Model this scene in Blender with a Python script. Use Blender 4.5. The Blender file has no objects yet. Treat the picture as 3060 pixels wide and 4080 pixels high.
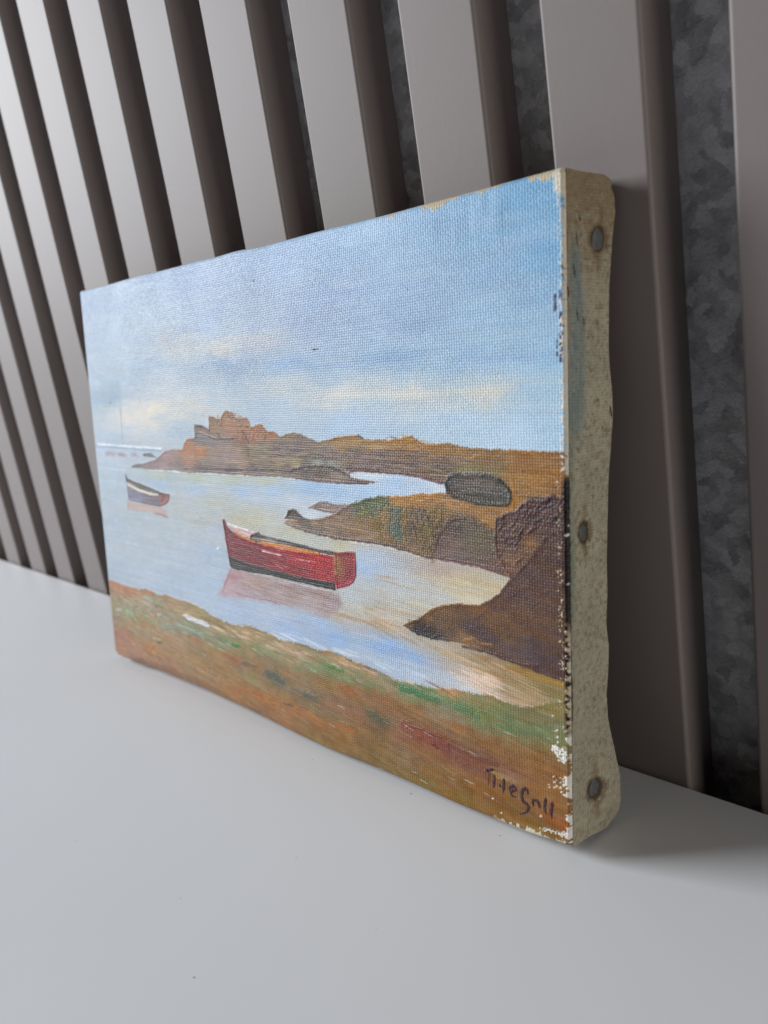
import bpy, bmesh, math
import numpy as np
from mathutils import Matrix, Vector

scene = bpy.context.scene
COL = scene.collection

# ------------------------------------------------------------------ camera
CAM = np.array([0.4303, -0.16848, 0.12982])
YAW, PITCH, ROLL, FPX = -0.82815, -0.25874, -0.15791, 3262.6
fwd = np.array([math.sin(YAW) * math.cos(PITCH), math.cos(YAW) * math.cos(PITCH), math.sin(PITCH)])
rt = np.cross(fwd, [0, 0, 1]); rt /= np.linalg.norm(rt)
up = np.cross(rt, fwd)
cr, sr = math.cos(ROLL), math.sin(ROLL)
rt, up = cr * rt + sr * up, -sr * rt + cr * up
cam_data = bpy.data.cameras.new('camera')
cam = bpy.data.objects.new('camera', cam_data)
COL.objects.link(cam)
cam.matrix_world = Matrix(((rt[0], up[0], -fwd[0], CAM[0]), (rt[1], up[1], -fwd[1], CAM[1]),
                           (rt[2], up[2], -fwd[2], CAM[2]), (0, 0, 0, 1)))
cam_data.sensor_fit = 'HORIZONTAL'
cam_data.lens = 5.4
cam_data.sensor_width = 5.4 * 3060 / FPX
cam_data.clip_start = 0.005
cam_data.clip_end = 50
cam_data.dof.use_dof = True
cam_data.dof.focus_distance = 0.215
cam_data.dof.aperture_fstop = 2.9
scene.camera = cam

# ------------------------------------------------------------------ light
world = bpy.data.worlds.new('World')
scene.world = world
world.use_nodes = True
bg = world.node_tree.nodes['Background']
bg.inputs[0].default_value = (1.0, 0.93, 0.90, 1)
bg.inputs[1].default_value = 0.020


def area_light(name, loc, target, sx, sy, power, color):
    d = bpy.data.lights.new(name, 'AREA')
    d.shape = 'RECTANGLE'
    d.size, d.size_y = sx, sy
    d.energy = power
    d.color = color
    o = bpy.data.objects.new(name, d)
    COL.objects.link(o)
    o.location = loc
    o.rotation_euler = (Vector(target) - Vector(loc)).to_track_quat('-Z', 'Y').to_euler()
    return o


# the room's window, far to the left and a little in front of the wall
area_light('window_light', (-1.72, -1.06, 0.86), (0.22, -0.02, 0.10), 1.0, 1.1, 76, (0.92, 0.96, 1.0))
# daylight coming back from the far side of the room, weak and a little warm
area_light('room_light', (1.6, -0.15, 0.30), (0.30, -0.02, 0.06), 0.8, 0.5, 7.2, (1.0, 0.965, 0.90))

scene.view_settings.view_transform = 'Standard'
scene.view_settings.look = 'None'
scene.view_settings.gamma = 1
scene.view_settings.exposure = 0.0

# ------------------------------------------------------------------ helpers


def lin(c):
    c = np.asarray(c, float) / 255.0
    return np.where(c <= 0.04045, c / 12.92, ((c + 0.055) / 1.055) ** 2.4)


def obj(name, me, mat=None, parent=None, **props):
    o = bpy.data.objects.new(name, me)
    COL.objects.link(o)
    if mat is not None:
        me.materials.append(mat)
    if parent is not None:
        o.parent = parent
    for k, v in props.items():
        o[k] = v
    return o


def bm_mesh(name, bm, smooth=False):
    me = bpy.data.meshes.new(name)
    bm.to_mesh(me)
    bm.free()
    if smooth:
        me.shade_smooth()
    return me


def grid_mesh(name, P, col=None, uv=None, flip=False, smooth=True):
    """P: (ny, nx, 3) array of points -> quad grid with vertex colours and uv."""
    ny, nx = P.shape[:2]
    me = bpy.data.meshes.new(name)
    n = nx * ny
    me.vertices.add(n)
    me.vertices.foreach_set('co', P.reshape(-1).astype(np.float32))
    i = (np.arange(ny - 1)[:, None] * nx + np.arange(nx - 1)[None]).reshape(-1)
    q = np.stack([i, i + 1, i + nx + 1, i + nx], 1)
    if flip:
        q = q[:, ::-1]
    m = len(q)
    me.loops.add(m * 4)
    me.loops.foreach_set('vertex_index', q.reshape(-1).astype(np.int32))
    me.polygons.add(m)
    me.polygons.foreach_set('loop_start', (np.arange(m) * 4).astype(np.int32))
    me.update()
    if col is not None:
        a = me.color_attributes.new('paint', 'FLOAT_COLOR', 'POINT')
        c4 = np.ones((n, 4), np.float32)
        c4[:, :3] = col.reshape(-1, 3)
        a.data.foreach_set('color', c4.reshape(-1))
    if uv is not None:
        a = me.attributes.new('cloth', 'FLOAT_VECTOR', 'POINT')
        v3 = np.zeros((n, 3), np.float32)
        v3[:, :2] = uv.reshape(-1, 2)
        a.data.foreach_set('vector', v3.reshape(-1))
    if smooth:
        me.shade_smooth()
    me.validate()
    return me


_T = {}


def vn(x, y, seed):
    """value noise 0..1 on arbitrary coordinates"""
    if seed not in _T:
        _T[seed] = np.random.default_rng(seed).random((128, 128)).astype(np.float32)
    T = _T[seed]
    xi = np.floor(x).astype(np.int32); yi = np.floor(y).astype(np.int32)
    fx = x - xi; fy = y - yi
    fx = fx * fx * (3 - 2 * fx); fy = fy * fy * (3 - 2 * fy)
    a, b = xi & 127, (xi + 1) & 127
    c, d = yi & 127, (yi + 1) & 127
    return (T[c, a] * (1 - fx) + T[c, b] * fx) * (1 - fy) + (T[d, a] * (1 - fx) + T[d, b] * fx) * fy


def fbm(x, y, seed, o=3):
    r = 0; s = 0; amp = 1.0
    for k in range(o):
        r = r + amp * vn(x * 2 ** k + 17.3 * k, y * 2 ** k + 5.1 * k, seed + k)
        s += amp
        amp *= 0.5
    return r / s


def sstep(a, b, x):
    t = np.clip((x - a) / (b - a), 0, 1)
    return t * t * (3 - 2 * t)


# ------------------------------------------------------------------ node helpers


def new_mat(name):
    m = bpy.data.materials.new(name)
    m.use_nodes = True
    nt = m.node_tree
    return m, nt, nt.nodes['Principled BSDF']


def nd(nt, kind, **kw):
    n = nt.nodes.new(kind)
    for k, v in kw.items():
        if k.startswith('i_'):
            key = k[2:]
            n.inputs[int(key) if key.isdigit() else key.replace('_', ' ')].default_value = v
        else:
            setattr(n, k, v)
    return n


def math_n(nt, op, a, b=None):
    n = nd(nt, 'ShaderNodeMath', operation=op)
    for k, v in enumerate((a, b)):
        if v is None:
            continue
        if isinstance(v, (int, float)):
            n.inputs[k].default_value = v
        else:
            nt.links.new(v, n.inputs[k])
    return n.outputs[0]


def mixc(nt, fac, a, b, mode='MIX'):
    n = nd(nt, 'ShaderNodeMix', data_type='RGBA', blend_type=mode)
    for s, v in ((0, fac), (6, a), (7, b)):
        if hasattr(v, 'links'):
            nt.links.new(v, n.inputs[s])
        else:
            n.inputs[s].default_value = v
    return n.outputs[2]


# ------------------------------------------------------------------ materials


def slat_material():
    m, nt, b = new_mat('slat_foil')
    tc = nd(nt, 'ShaderNodeTexCoord')
    n = nd(nt, 'ShaderNodeTexNoise', i_Scale=700.0, i_Detail=3.0)
    nt.links.new(tc.outputs['Object'], n.inputs['Vector'])
    n2 = nd(nt, 'ShaderNodeTexNoise', i_Scale=22.0, i_Detail=4.0)
    nt.links.new(tc.outputs['Object'], n2.inputs['Vector'])
    c = mixc(nt, n2.outputs[0], (0.205, 0.174, 0.166, 1), (0.235, 0.200, 0.191, 1))
    c = mixc(nt, math_n(nt, 'MULTIPLY', n.outputs[0], 0.22), c, (0.18, 0.15, 0.138, 1))
    nt.links.new(c, b.inputs['Base Color'])
    b.inputs['Roughness'].default_value = 0.56
    b.inputs['Specular IOR Level'].default_value = 0.42
    bp = nd(nt, 'ShaderNodeBump', i_Strength=0.10, i_Distance=0.0003)
    nt.links.new(n.outputs[0], bp.inputs['Height'])
    nt.links.new(bp.outputs[0], b.inputs['Normal'])
    return m


def felt_material():
    m, nt, b = new_mat('felt')
    tc = nd(nt, 'ShaderNodeTexCoord')
    n = nd(nt, 'ShaderNodeTexNoise', i_Scale=190.0, i_Detail=5.0, i_Roughness=0.6, i_Distortion=0.2)
    nt.links.new(tc.outputs['Object'], n.inputs['Vector'])
    n2 = nd(nt, 'ShaderNodeTexNoise', i_Scale=900.0, i_Detail=4.0, i_Distortion=2.0)
    nt.links.new(tc.outputs['Object'], n2.inputs['Vector'])
    r = nd(nt, 'ShaderNodeValToRGB')
    r.color_ramp.elements[0].position = 0.36
    r.color_ramp.elements[0].color = (0.16, 0.162, 0.172, 1)
    r.color_ramp.elements[1].position = 0.60
    r.color_ramp.elements[1].color = (0.68, 0.685, 0.71, 1)
    nt.links.new(n.outputs[0], r.inputs[0])
    dv = nd(nt, 'ShaderNodeVectorMath', operation='MULTIPLY_ADD')
    nt.links.new(n2.outputs['Color'], dv.inputs[0])
    dv.inputs[1].default_value = (0.0022, 0.0022, 0.0022)
    nt.links.new(tc.outputs['Object'], dv.inputs[2])
    vo = nd(nt, 'ShaderNodeTexVoronoi', i_Scale=330.0)
    nt.links.new(dv.outputs[0], vo.inputs['Vector'])
    bw = nd(nt, 'ShaderNodeSeparateXYZ')
    nt.links.new(vo.outputs['Color'], bw.inputs[0])
    fl = mixc(nt, bw.outputs[0], (0.22, 0.223, 0.236, 1), (0.66, 0.665, 0.69, 1))
    c0 = mixc(nt, 0.70, r.outputs[0], fl)
    c = mixc(nt, math_n(nt, 'MULTIPLY', n2.outputs[0], 0.30), c0, (0.50, 0.50, 0.515, 1))
    nt.links.new(c, b.inputs['Base Color'])
    b.inputs['Roughness'].default_value = 0.95
    b.inputs['Specular IOR Level'].default_value = 0.1
    b.inputs['Sheen Weight'].default_value = 0.25
    h = math_n(nt, 'ADD', n.outputs[0], math_n(nt, 'MULTIPLY', n2.outputs[0], 0.5))
    bp = nd(nt, 'ShaderNodeBump', i_Strength=0.8, i_Distance=0.0012)
    nt.links.new(h, bp.inputs['Height'])
    nt.links.new(bp.outputs[0], b.inputs['Normal'])
    return m


def table_material():
    m, nt, b = new_mat('white_laminate')
    tc = nd(nt, 'ShaderNodeTexCoord')
    n = nd(nt, 'ShaderNodeTexNoise', i_Scale=9.0, i_Detail=5.0)
    nt.links.new(tc.outputs['Object'], n.inputs['Vector'])
    f = nd(nt, 'ShaderNodeTexNoise', i_Scale=1500.0, i_Detail=2.0)
    nt.links.new(tc.outputs['Object'], f.inputs['Vector'])
    c = mixc(nt, n.outputs[0], (0.78, 0.788, 0.81, 1), (0.81, 0.818, 0.84, 1))
    nt.links.new(c, b.inputs['Base Color'])
    r = math_n(nt, 'ADD', math_n(nt, 'MULTIPLY', n.outputs[0], 0.22), 0.32)
    nt.links.new(r, b.inputs['Roughness'])
    b.inputs['Specular IOR Level'].default_value = 0.4
    bp = nd(nt, 'ShaderNodeBump', i_Strength=0.05, i_Distance=0.0002)
    nt.links.new(f.outputs[0], bp.inputs['Height'])
    nt.links.new(bp.outputs[0], b.inputs['Normal'])
    return m


THREAD, THREAD_X = 0.66, 0.74        # millimetres from one canvas thread to the next


def cloth_material(name, rough, spec, strength, fade, pit):
    """vertex-painted cloth; plain weave relief from the 'cloth' attribute (millimetres)."""
    m, nt, b = new_mat(name)
    at = nd(nt, 'ShaderNodeAttribute', attribute_name='cloth')
    pc = nd(nt, 'ShaderNodeAttribute', attribute_name='paint')
    # slightly wandering threads
    wn = nd(nt, 'ShaderNodeTexNoise', i_Scale=0.16, i_Detail=2.0)
    nt.links.new(at.outputs['Vector'], wn.inputs['Vector'])
    sub = nd(nt, 'ShaderNodeVectorMath', operation='SUBTRACT')
    nt.links.new(wn.outputs['Color'], sub.inputs[0]); sub.inputs[1].default_value = (0.5, 0.5, 0.5)
    sc = nd(nt, 'ShaderNodeVectorMath', operation='SCALE')
    nt.links.new(sub.outputs[0], sc.inputs[0]); sc.inputs['Scale'].default_value = 0.7
    wn2 = nd(nt, 'ShaderNodeTexNoise', i_Scale=1.1, i_Detail=2.0)
    nt.links.new(at.outputs['Vector'], wn2.inputs['Vector'])
    sub2 = nd(nt, 'ShaderNodeVectorMath', operation='SUBTRACT')
    nt.links.new(wn2.outputs['Color'], sub2.inputs[0]); sub2.inputs[1].default_value = (0.5, 0.5, 0.5)
    sc2 = nd(nt, 'ShaderNodeVectorMath', operation='SCALE')
    nt.links.new(sub2.outputs[0], sc2.inputs[0]); sc2.inputs['Scale'].default_value = 0.34
    ad = nd(nt, 'ShaderNodeVectorMath', operation='ADD')
    nt.links.new(at.outputs['Vector'], ad.inputs[0]); nt.links.new(sc.outputs[0], ad.inputs[1])
    ad2 = nd(nt, 'ShaderNodeVectorMath', operation='ADD')
    nt.links.new(ad.outputs[0], ad2.inputs[0]); nt.links.new(sc2.outputs[0], ad2.inputs[1])
    sep = nd(nt, 'ShaderNodeSeparateXYZ')
    nt.links.new(ad2.outputs[0], sep.inputs[0])
    k = math.pi / THREAD
    sx = math_n(nt, 'SINE', math_n(nt, 'MULTIPLY', sep.outputs[0], math.pi / THREAD_X))
    sy = math_n(nt, 'SINE', math_n(nt, 'MULTIPLY', sep.outputs[1], k))
    prod = math_n(nt, 'MULTIPLY', sx, sy)                    # over / under
    ax = math_n(nt, 'ABSOLUTE', sx)
    ay = math_n(nt, 'ABSOLUTE', sy)
    warp = math_n(nt, 'MULTIPLY', ax, math_n(nt, 'ADD', math_n(nt, 'MULTIPLY', prod, 0.5), 0.5))
    weft = math_n(nt, 'MULTIPLY', ay, math_n(nt, 'SUBTRACT', 0.5, math_n(nt, 'MULTIPLY', prod, 0.5)))
    weave = math_n(nt, 'MAXIMUM', warp, weft)
    big = nd(nt, 'ShaderNodeTexNoise', i_Scale=0.05, i_Detail=3.0)
    nt.links.new(at.outputs['Vector'], big.inputs['Vector'])
    amp = math_n(nt, 'ADD', math_n(nt, 'MULTIPLY', big.outputs[0], fade), 1.0 - fade * 0.5)
    slub = nd(nt, 'ShaderNodeTexNoise', i_Scale=0.9, i_Detail=2.0)      # uneven threads, some filled by paint
    nt.links.new(at.outputs['Vector'], slub.inputs['Vector'])
    amp = math_n(nt, 'MULTIPLY', amp, math_n(nt, 'ADD', math_n(nt, 'MULTIPLY', slub.outputs[0], 1.7), 0.15))
    # bristle marks running along the canvas
    mp = nd(nt, 'ShaderNodeMapping')
    mp.inputs['Scale'].default_value = (0.12, 4.0, 1.0)
    nt.links.new(at.outputs['Vector'], mp.inputs['Vector'])
    br = nd(nt, 'ShaderNodeTexNoise', i_Scale=1.0, i_Detail=4.0)
    nt.links.new(mp.outputs[0], br.inputs['Vector'])
    h = math_n(nt, 'ADD', math_n(nt, 'MULTIPLY', weave, amp), math_n(nt, 'MULTIPLY', br.outputs[0], 0.22))
    bp = nd(nt, 'ShaderNodeBump', i_Strength=strength, i_Distance=0.00022)
    nt.links.new(h, bp.inputs['Height'])
    nt.links.new(bp.outputs[0], b.inputs['Normal'])
    # shade between the threads put into the colour, darkening the pits of the weave
    low = math_n(nt, 'SUBTRACT', 1.0, weave)
    fac = math_n(nt, 'MULTIPLY', math_n(nt, 'MULTIPLY', math_n(nt, 'POWER', low, 2.0), amp), pit)
    dk = mixc(nt, 1.0, pc.outputs['Color'], (0.50, 0.47, 0.46, 1), 'MULTIPLY')
    c = mixc(nt, fac, pc.outputs['Color'], dk)
    nt.links.new(c, b.inputs['Base Color'])
    rr = math_n(nt, 'ADD', math_n(nt, 'MULTIPLY', br.outputs[0], 0.16), rough - 0.08)
    nt.links.new(rr, b.inputs['Roughness'])
    b.inputs['Specular IOR Level'].default_value = spec
    return m


def metal_material():
    m, nt, b = new_mat('dull_steel')
    tc = nd(nt, 'ShaderNodeTexCoord')
    n = nd(nt, 'ShaderNodeTexNoise', i_Scale=900.0, i_Detail=4.0)
    nt.links.new(tc.outputs['Object'], n.inputs['Vector'])
    c = mixc(nt, n.outputs[0], (0.055, 0.058, 0.056, 1), (0.17, 0.178, 0.172, 1))
    nt.links.new(c, b.inputs['Base Color'])
    b.inputs['Metallic'].default_value = 0.2
    b.inputs['Roughness'].default_value = 0.62
    bp = nd(nt, 'ShaderNodeBump', i_Strength=0.4, i_Distance=0.0002)
    nt.links.new(n.outputs[0], bp.inputs['Height'])
    nt.links.new(bp.outputs[0], b.inputs['Normal'])
    return m


def wood_material():
    m, nt, b = new_mat('pine_stretcher')
    tc = nd(nt, 'ShaderNodeTexCoord')
    mp = nd(nt, 'ShaderNodeMapping')
    mp.inputs['Scale'].default_value = (1.0, 12.0, 12.0)
    nt.links.new(tc.outputs['Object'], mp.inputs['Vector'])
    n = nd(nt, 'ShaderNodeTexNoise', i_Scale=40.0, i_Detail=5.0)
    nt.links.new(mp.outputs[0], n.inputs['Vector'])
    c = mixc(nt, n.outputs[0], (0.30, 0.19, 0.10, 1), (0.52, 0.38, 0.22, 1))
    nt.links.new(c, b.inputs['Base Color'])
    b.inputs['Roughness'].default_value = 0.7
    return m


def plain_material(name, c, rough):
    m, nt, b = new_mat(name)
    tc = nd(nt, 'ShaderNodeTexCoord')
    n = nd(nt, 'ShaderNodeTexNoise', i_Scale=800.0, i_Detail=3.0)
    nt.links.new(tc.outputs['Object'], n.inputs['Vector'])
    a = mixc(nt, n.outputs[0], (*[v * 0.8 for v in c], 1), (*[min(1, v * 1.2) for v in c], 1))
    nt.links.new(a, b.inputs['Base Color'])
    b.inputs['Roughness'].default_value = rough
    return m


M_SLAT, M_FELT, M_TABLE = slat_material(), felt_material(), table_material()
M_PAINT = cloth_material('oil_paint', 0.43, 0.28, 0.46, 1.3, 0.10)
M_CANVAS = cloth_material('primed_canvas', 0.85, 0.2, 0.9, 0.4, 0.62)
M_STEEL, M_WOOD = metal_material(), wood_material()
M_DUST = plain_material('dust', (0.05, 0.045, 0.04), 0.9)

# ------------------------------------------------------------------ table and slatted wall


def box_bm(x0, x1, y0, y1, z0, z1, bevel=0.0, seg=3, vertical_only=False):
    bm = bmesh.new()
    vs = [bm.verts.new((x, y, z)) for z in (z0, z1) for y in (y0, y1) for x in (x0, x1)]
    for f in ((0, 2, 3, 1), (4, 5, 7, 6), (0, 1, 5, 4), (2, 6, 7, 3), (0, 4, 6, 2), (1, 3, 7, 5)):
        bm.faces.new([vs[i] for i in f])
    if bevel:
        es = bm.edges[:]
        if vertical_only:
            es = [e for e in es if abs(e.verts[0].co.z - e.verts[1].co.z) > 1e-6]
        bmesh.ops.bevel(bm, geom=es, offset=bevel, segments=seg, profile=0.5, affect='EDGES')
    bmesh.ops.recalc_face_normals(bm, faces=bm.faces[:])
    return bm


table = obj('table', bm_mesh('table', box_bm(-1.3, 1.1, -0.75, -0.0009, -0.028, 0.0, 0.0007, 4)), M_TABLE,
            kind='structure', label='smooth white table top that the small painting stands on', category='table')

PITCH_X, SLAT_W, GAP_D = 0.040, 0.0230, 0.0130
wall = obj('wall', bm_mesh('wall', box_bm(-0.75, 0.85, GAP_D, GAP_D + 0.009, -0.06, 1.0)), M_FELT,
           kind='structure', label='mottled dark grey felt wall behind the pale upright slats', category='wall')
bm = box_bm(0, SLAT_W, 0.0, GAP_D + 0.0004, -0.06, 0.98, 0.0010, 10, True)
slat_me = bm_mesh('slat', bm)
slat_me.materials.append(M_SLAT)
for k in range(-18, 21):
    s = bpy.data.objects.new('slat', slat_me)
    COL.objects.link(s)
    s.location = (k * PITCH_X, 0, 0)
    s.parent = wall

# ------------------------------------------------------------------ the painting: frame of reference
W, H, D = 0.22015, 0.14718, 0.01717
X0, Y0, PSI, TH = 0.22361, -0.02315, 0.00625, 0.15183
ex = Vector((math.cos(PSI), math.sin(PSI), 0))
nw = Vector((-math.sin(PSI), math.cos(PSI), 0))
ez = Vector((0, 0, math.cos(TH))) + nw * math.sin(TH)
ny = nw * math.cos(TH) - Vector((0, 0, math.sin(TH)))
# local frame: x along the canvas, y towards the wall, z up the canvas; origin at bottom-back centre
painting = bpy.data.objects.new('painting', None)
COL.objects.link(painting)
painting.matrix_world = Matrix(((ex.x, ny.x, ez.x, X0), (ex.y, ny.y, ez.y, Y0), (ex.z, ny.z, ez.z, 0.0002), (0, 0, 0, 1)))
painting['label'] = 'small oil painting of a red boat in a rocky bay leaning on the slatted wall'
painting['category'] = 'painting'
WM, HM = W * 1000, H * 1000          # millimetres

# ------------------------------------------------------------------ paint the picture (numpy, per vertex)
# photo pixels -> canvas (u, v)
SRC = [(322, 1166), (2243, 669), (2276, 3383), (454, 2611)]
DST = [(0, 1), (1, 1), (1, 0), (0, 0)]
A = []
for (x, y), (u, v) in zip(SRC, DST):
    A += [[x, y, 1, 0, 0, 0, -u * x, -u * y], [0, 0, 0, x, y, 1, -v * x, -v * y]]
hh = np.linalg.solve(np.array(A, float), np.array(DST, float).reshape(-1))
HMAT = np.append(hh, 1).reshape(3, 3)
ZOOM = {'F': (0, 0, 1.84448), 'Z1': (380, 1550, .36166), 'Z2': (900, 1550, .36166), 'Z3': (1400, 1650, .5425),
        'Z4': (800, 2000, .42194), 'Z5': (420, 2280, .36166), 'Z6': (900, 2400, .4822), 'Z7': (1500, 2200, .4822),
        'Z8': (1500, 2500, .6631), 'ZA': (300, 600, .60277), 'ZB': (1200, 600, .78360), 'S': (1850, 2950, .30139),
        'E1': (2150, 620, .39801), 'E2': (2150, 1480, .44297), 'E3': (2150, 2440, .45198)}


def pts(*args):
    """pts('Z1', [(x, y)...], 'Z2', [...]) -> canvas millimetres"""
    out = []
    for z, ps in zip(args[::2], args[1::2]):
        ox, oy, s = ZOOM[z]
        for x, y in ps:
            q = HMAT @ np.array([ox + x * s, oy + y * s, 1.0])
            out.append((q[0] / q[2] * WM, q[1] / q[2] * HM))
    return np.array(out)


NX, NY = 1080, 760
gx = np.linspace(0, WM, NX)[None, :].repeat(NY, 0).astype(np.float32)
gy = np.linspace(0, HM, NY)[:, None].repeat(NX, 1).astype(np.float32)
RGB = np.zeros((NY, NX, 3), np.float32)      # working in sRGB 0..255, converted at the end
HGT = np.zeros((NY, NX), np.float32)         # impasto, millimetres
rng = np.random.default_rng(5)


def sdf(poly, X, Y):
    """signed distance, negative inside"""
    d = np.full(X.shape, 1e9, np.float32)
    ins = np.zeros(X.shape, bool)
    n = len(poly)
    for i in range(n):
        (ax, ay), (bx, by) = poly[i], poly[(i + 1) % n]
        ex_, ey_ = bx - ax, by - ay
        t = np.clip(((X - ax) * ex_ + (Y - ay) * ey_) / (ex_ * ex_ + ey_ * ey_ + 1e-9), 0, 1)
        d = np.minimum(d, (X - ax - t * ex_) ** 2 + (Y - ay - t * ey_) ** 2)
        c = (ay > Y) != (by > Y)
        if by != ay:
            ins ^= c & (X < (bx - ax) * (Y - ay) / (by - ay) + ax)
    d = np.sqrt(d)
    return np.where(ins, -d, d)


def window(poly, pad):
    x0, y0 = poly.min(0) - pad; x1, y1 = poly.max(0) + pad
    i0 = int(np.clip(x0 / WM * (NX - 1), 0, NX - 1)); i1 = int(np.clip(x1 / WM * (NX - 1) + 2, 1, NX))
    j0 = int(np.clip(y0 / HM * (NY - 1), 0, NY - 1)); j1 = int(np.clip(y1 / HM * (NY - 1) + 2, 1, NY))
    return slice(j0, j1), slice(i0, i1)


def idw(samples, X, Y, power=3.8, ky=1.5):
    if len(samples) > 40 and samples in WIDE:
        power, ky = 2.4, 3.2
    num = 0; den = 0
    for (px, py), c in samples:
        w = 1.0 / (((X - px) ** 2 + (ky * (Y - py)) ** 2) + 2.0) ** (power / 2)
        num = num + w[..., None] * np.array(c, np.float32)
        den = den + w
    return num / den[..., None]


def cs(*args):
    """cs('Z1', [(x, y, r, g, b)...]) -> colour samples in canvas mm"""
    out = []
    for z, ps in zip(args[::2], args[1::2]):
        m = pts(z, [(p[0], p[1]) for p in ps])
        out += [(tuple(q), p[2:5]) for q, p in zip(m, ps)]
    return out


def paint(poly, colour, soft=0.5, wob=0.6, wf=0.5, streak=7, slope=0.0, seed=1, alpha=1.0, lift=0.0, mott=6, sfreq=(0.05, 1.6)):
    """lay a shape: soft/wobbly edge in mm, brushy streaks along the given slope"""
    sl = window(poly, soft * 2 + wob * 2 + 1)
    X, Y = gx[sl], gy[sl]
    wx = (fbm(X * wf, Y * wf, seed + 50) - .5) * 2 * wob
    wy = (fbm(X * wf, Y * wf, seed + 80) - .5) * 2 * wob
    fine = (vn(X * 2.4, Y * 2.4, seed + 20) - .5) * wob * 0.7
    d = sdf(poly, X + wx, Y + wy) + fine
    a = (1 - sstep(-soft, soft, d)) * alpha
    c = idw(colour, X + wx * 2, Y + wy * 2) if isinstance(colour, list) else np.ones(X.shape + (3,)) * np.array(colour)
    Ys = Y - slope * X
    st = fbm(X * sfreq[0], Ys * sfreq[1], seed + 7, 3) - .5
    mo = fbm(X * 0.35, Ys * 0.5, seed + 11, 3) - .5
    hue = fbm(X * 0.12, Ys * 0.7, seed + 31, 2) - .5
    c = c + (st * streak * 2.4)[..., None] + (mo * mott * 2.4)[..., None] \
        + hue[..., None] * np.array([1.0, 0.1, -1.0]) * (mott * 1.6)
    RGB[sl] = RGB[sl] * (1 - a[..., None]) + c * a[..., None]
    if lift:
        ridge = np.exp(-((d + 0.35) / 0.35) ** 2)
        HGT[sl] = HGT[sl] * (1 - 0.6 * a) + a * lift * (0.4 + st * 0.9) + ridge * lift * 0.8 * alpha


def strokes(poly, n, cols, L=(3, 9), w=(.25, .7), slope=0.0, ds=0.08, alpha=(.3, .8), seed=3, lift=0.0, jitter=10):
    """scatter single bristle strokes inside a shape"""
    r = np.random.default_rng(seed)
    x0, y0 = poly.min(0); x1, y1 = poly.max(0)
    k = 0; tries = 0
    while k < n and tries < n * 12:
        tries += 1
        cx, cy = r.uniform(x0, x1), r.uniform(y0, y1)
        if sdf(poly, np.array([[cx]]), np.array([[cy]]))[0, 0] > 0:
            continue
        k += 1
        one_stroke(cx, cy, r.uniform(*L), r.uniform(*w), slope + r.normal(0, ds), np.array(cols[r.integers(len(cols))]) + r.normal(0, jitter / 3, 3) + r.normal(0, jitter / 2),
                   r.uniform(*alpha), r, lift)


def one_stroke(cx, cy, L, w, slope, col, alpha, r, lift=0.0):
    th = math.atan(slope)
    c, s = math.cos(th), math.sin(th)
    ext = np.array([[cx - L / 2 * abs(c) - w, cy - L / 2 * abs(s) - w], [cx + L / 2 * abs(c) + w, cy + L / 2 * abs(s) + w]])
    sl = window(ext, 0.3)
    X, Y = gx[sl] - cx, gy[sl] - cy
    a = X * c + Y * s
    b = -X * s + Y * c + 0.06 * L * ((a / L) ** 2 - 0.1) * r.normal()
    br = vn(b * 5.0 + r.uniform(0, 90), a * 0.25 + 3, int(r.integers(200, 206)))
    m = (1 - sstep(0.55, 1.0, np.abs(b) / w)) * sstep(-L / 2, -L / 2 + 0.25 * L, a) * (1 - sstep(L * 0.15, L / 2, a - (br - .5) * L * .5))
    m = m * sstep(0.18, 0.6, br + 0.25) * alpha
    RGB[sl] = RGB[sl] * (1 - m[..., None]) + col * m[..., None]
    if lift:
        HGT[sl] += m * lift * (br - 0.25)


def line(P_, w, col, alpha=1.0, seed=1, rag=0.5, lift=0.0):
    """a drawn line through canvas points"""
    sl = window(P_, w * 2 + 1)
    X, Y = gx[sl], gy[sl]
    d = np.full(X.shape, 1e9, np.float32)
    for (ax, ay), (bx, by) in zip(P_[:-1], P_[1:]):
        ex_, ey_ = bx - ax, by - ay
        t = np.clip(((X - ax) * ex_ + (Y - ay) * ey_) / (ex_ * ex_ + ey_ * ey_ + 1e-9), 0, 1)
        d = np.minimum(d, np.hypot(X - ax - t * ex_, Y - ay - t * ey_))
    ww = w * (1 + (vn(X * .6, Y * .9, seed) - .5) * 2 * rag)
    a = (1 - sstep(ww * .55, ww * 1.15, d)) * alpha * (1 - rag * sstep(.55, .8, vn(X * 1.1, Y * 2.1, seed + 3)))
    RGB[sl] = RGB[sl] * (1 - a[..., None]) + np.array(col) * a[..., None]
    if lift:
        HGT[sl] += a * lift


WIDE = []
FULL = np.array([(-5, -5), (WM + 5, -5), (WM + 5, HM + 5), (-5, HM + 5)])
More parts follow.
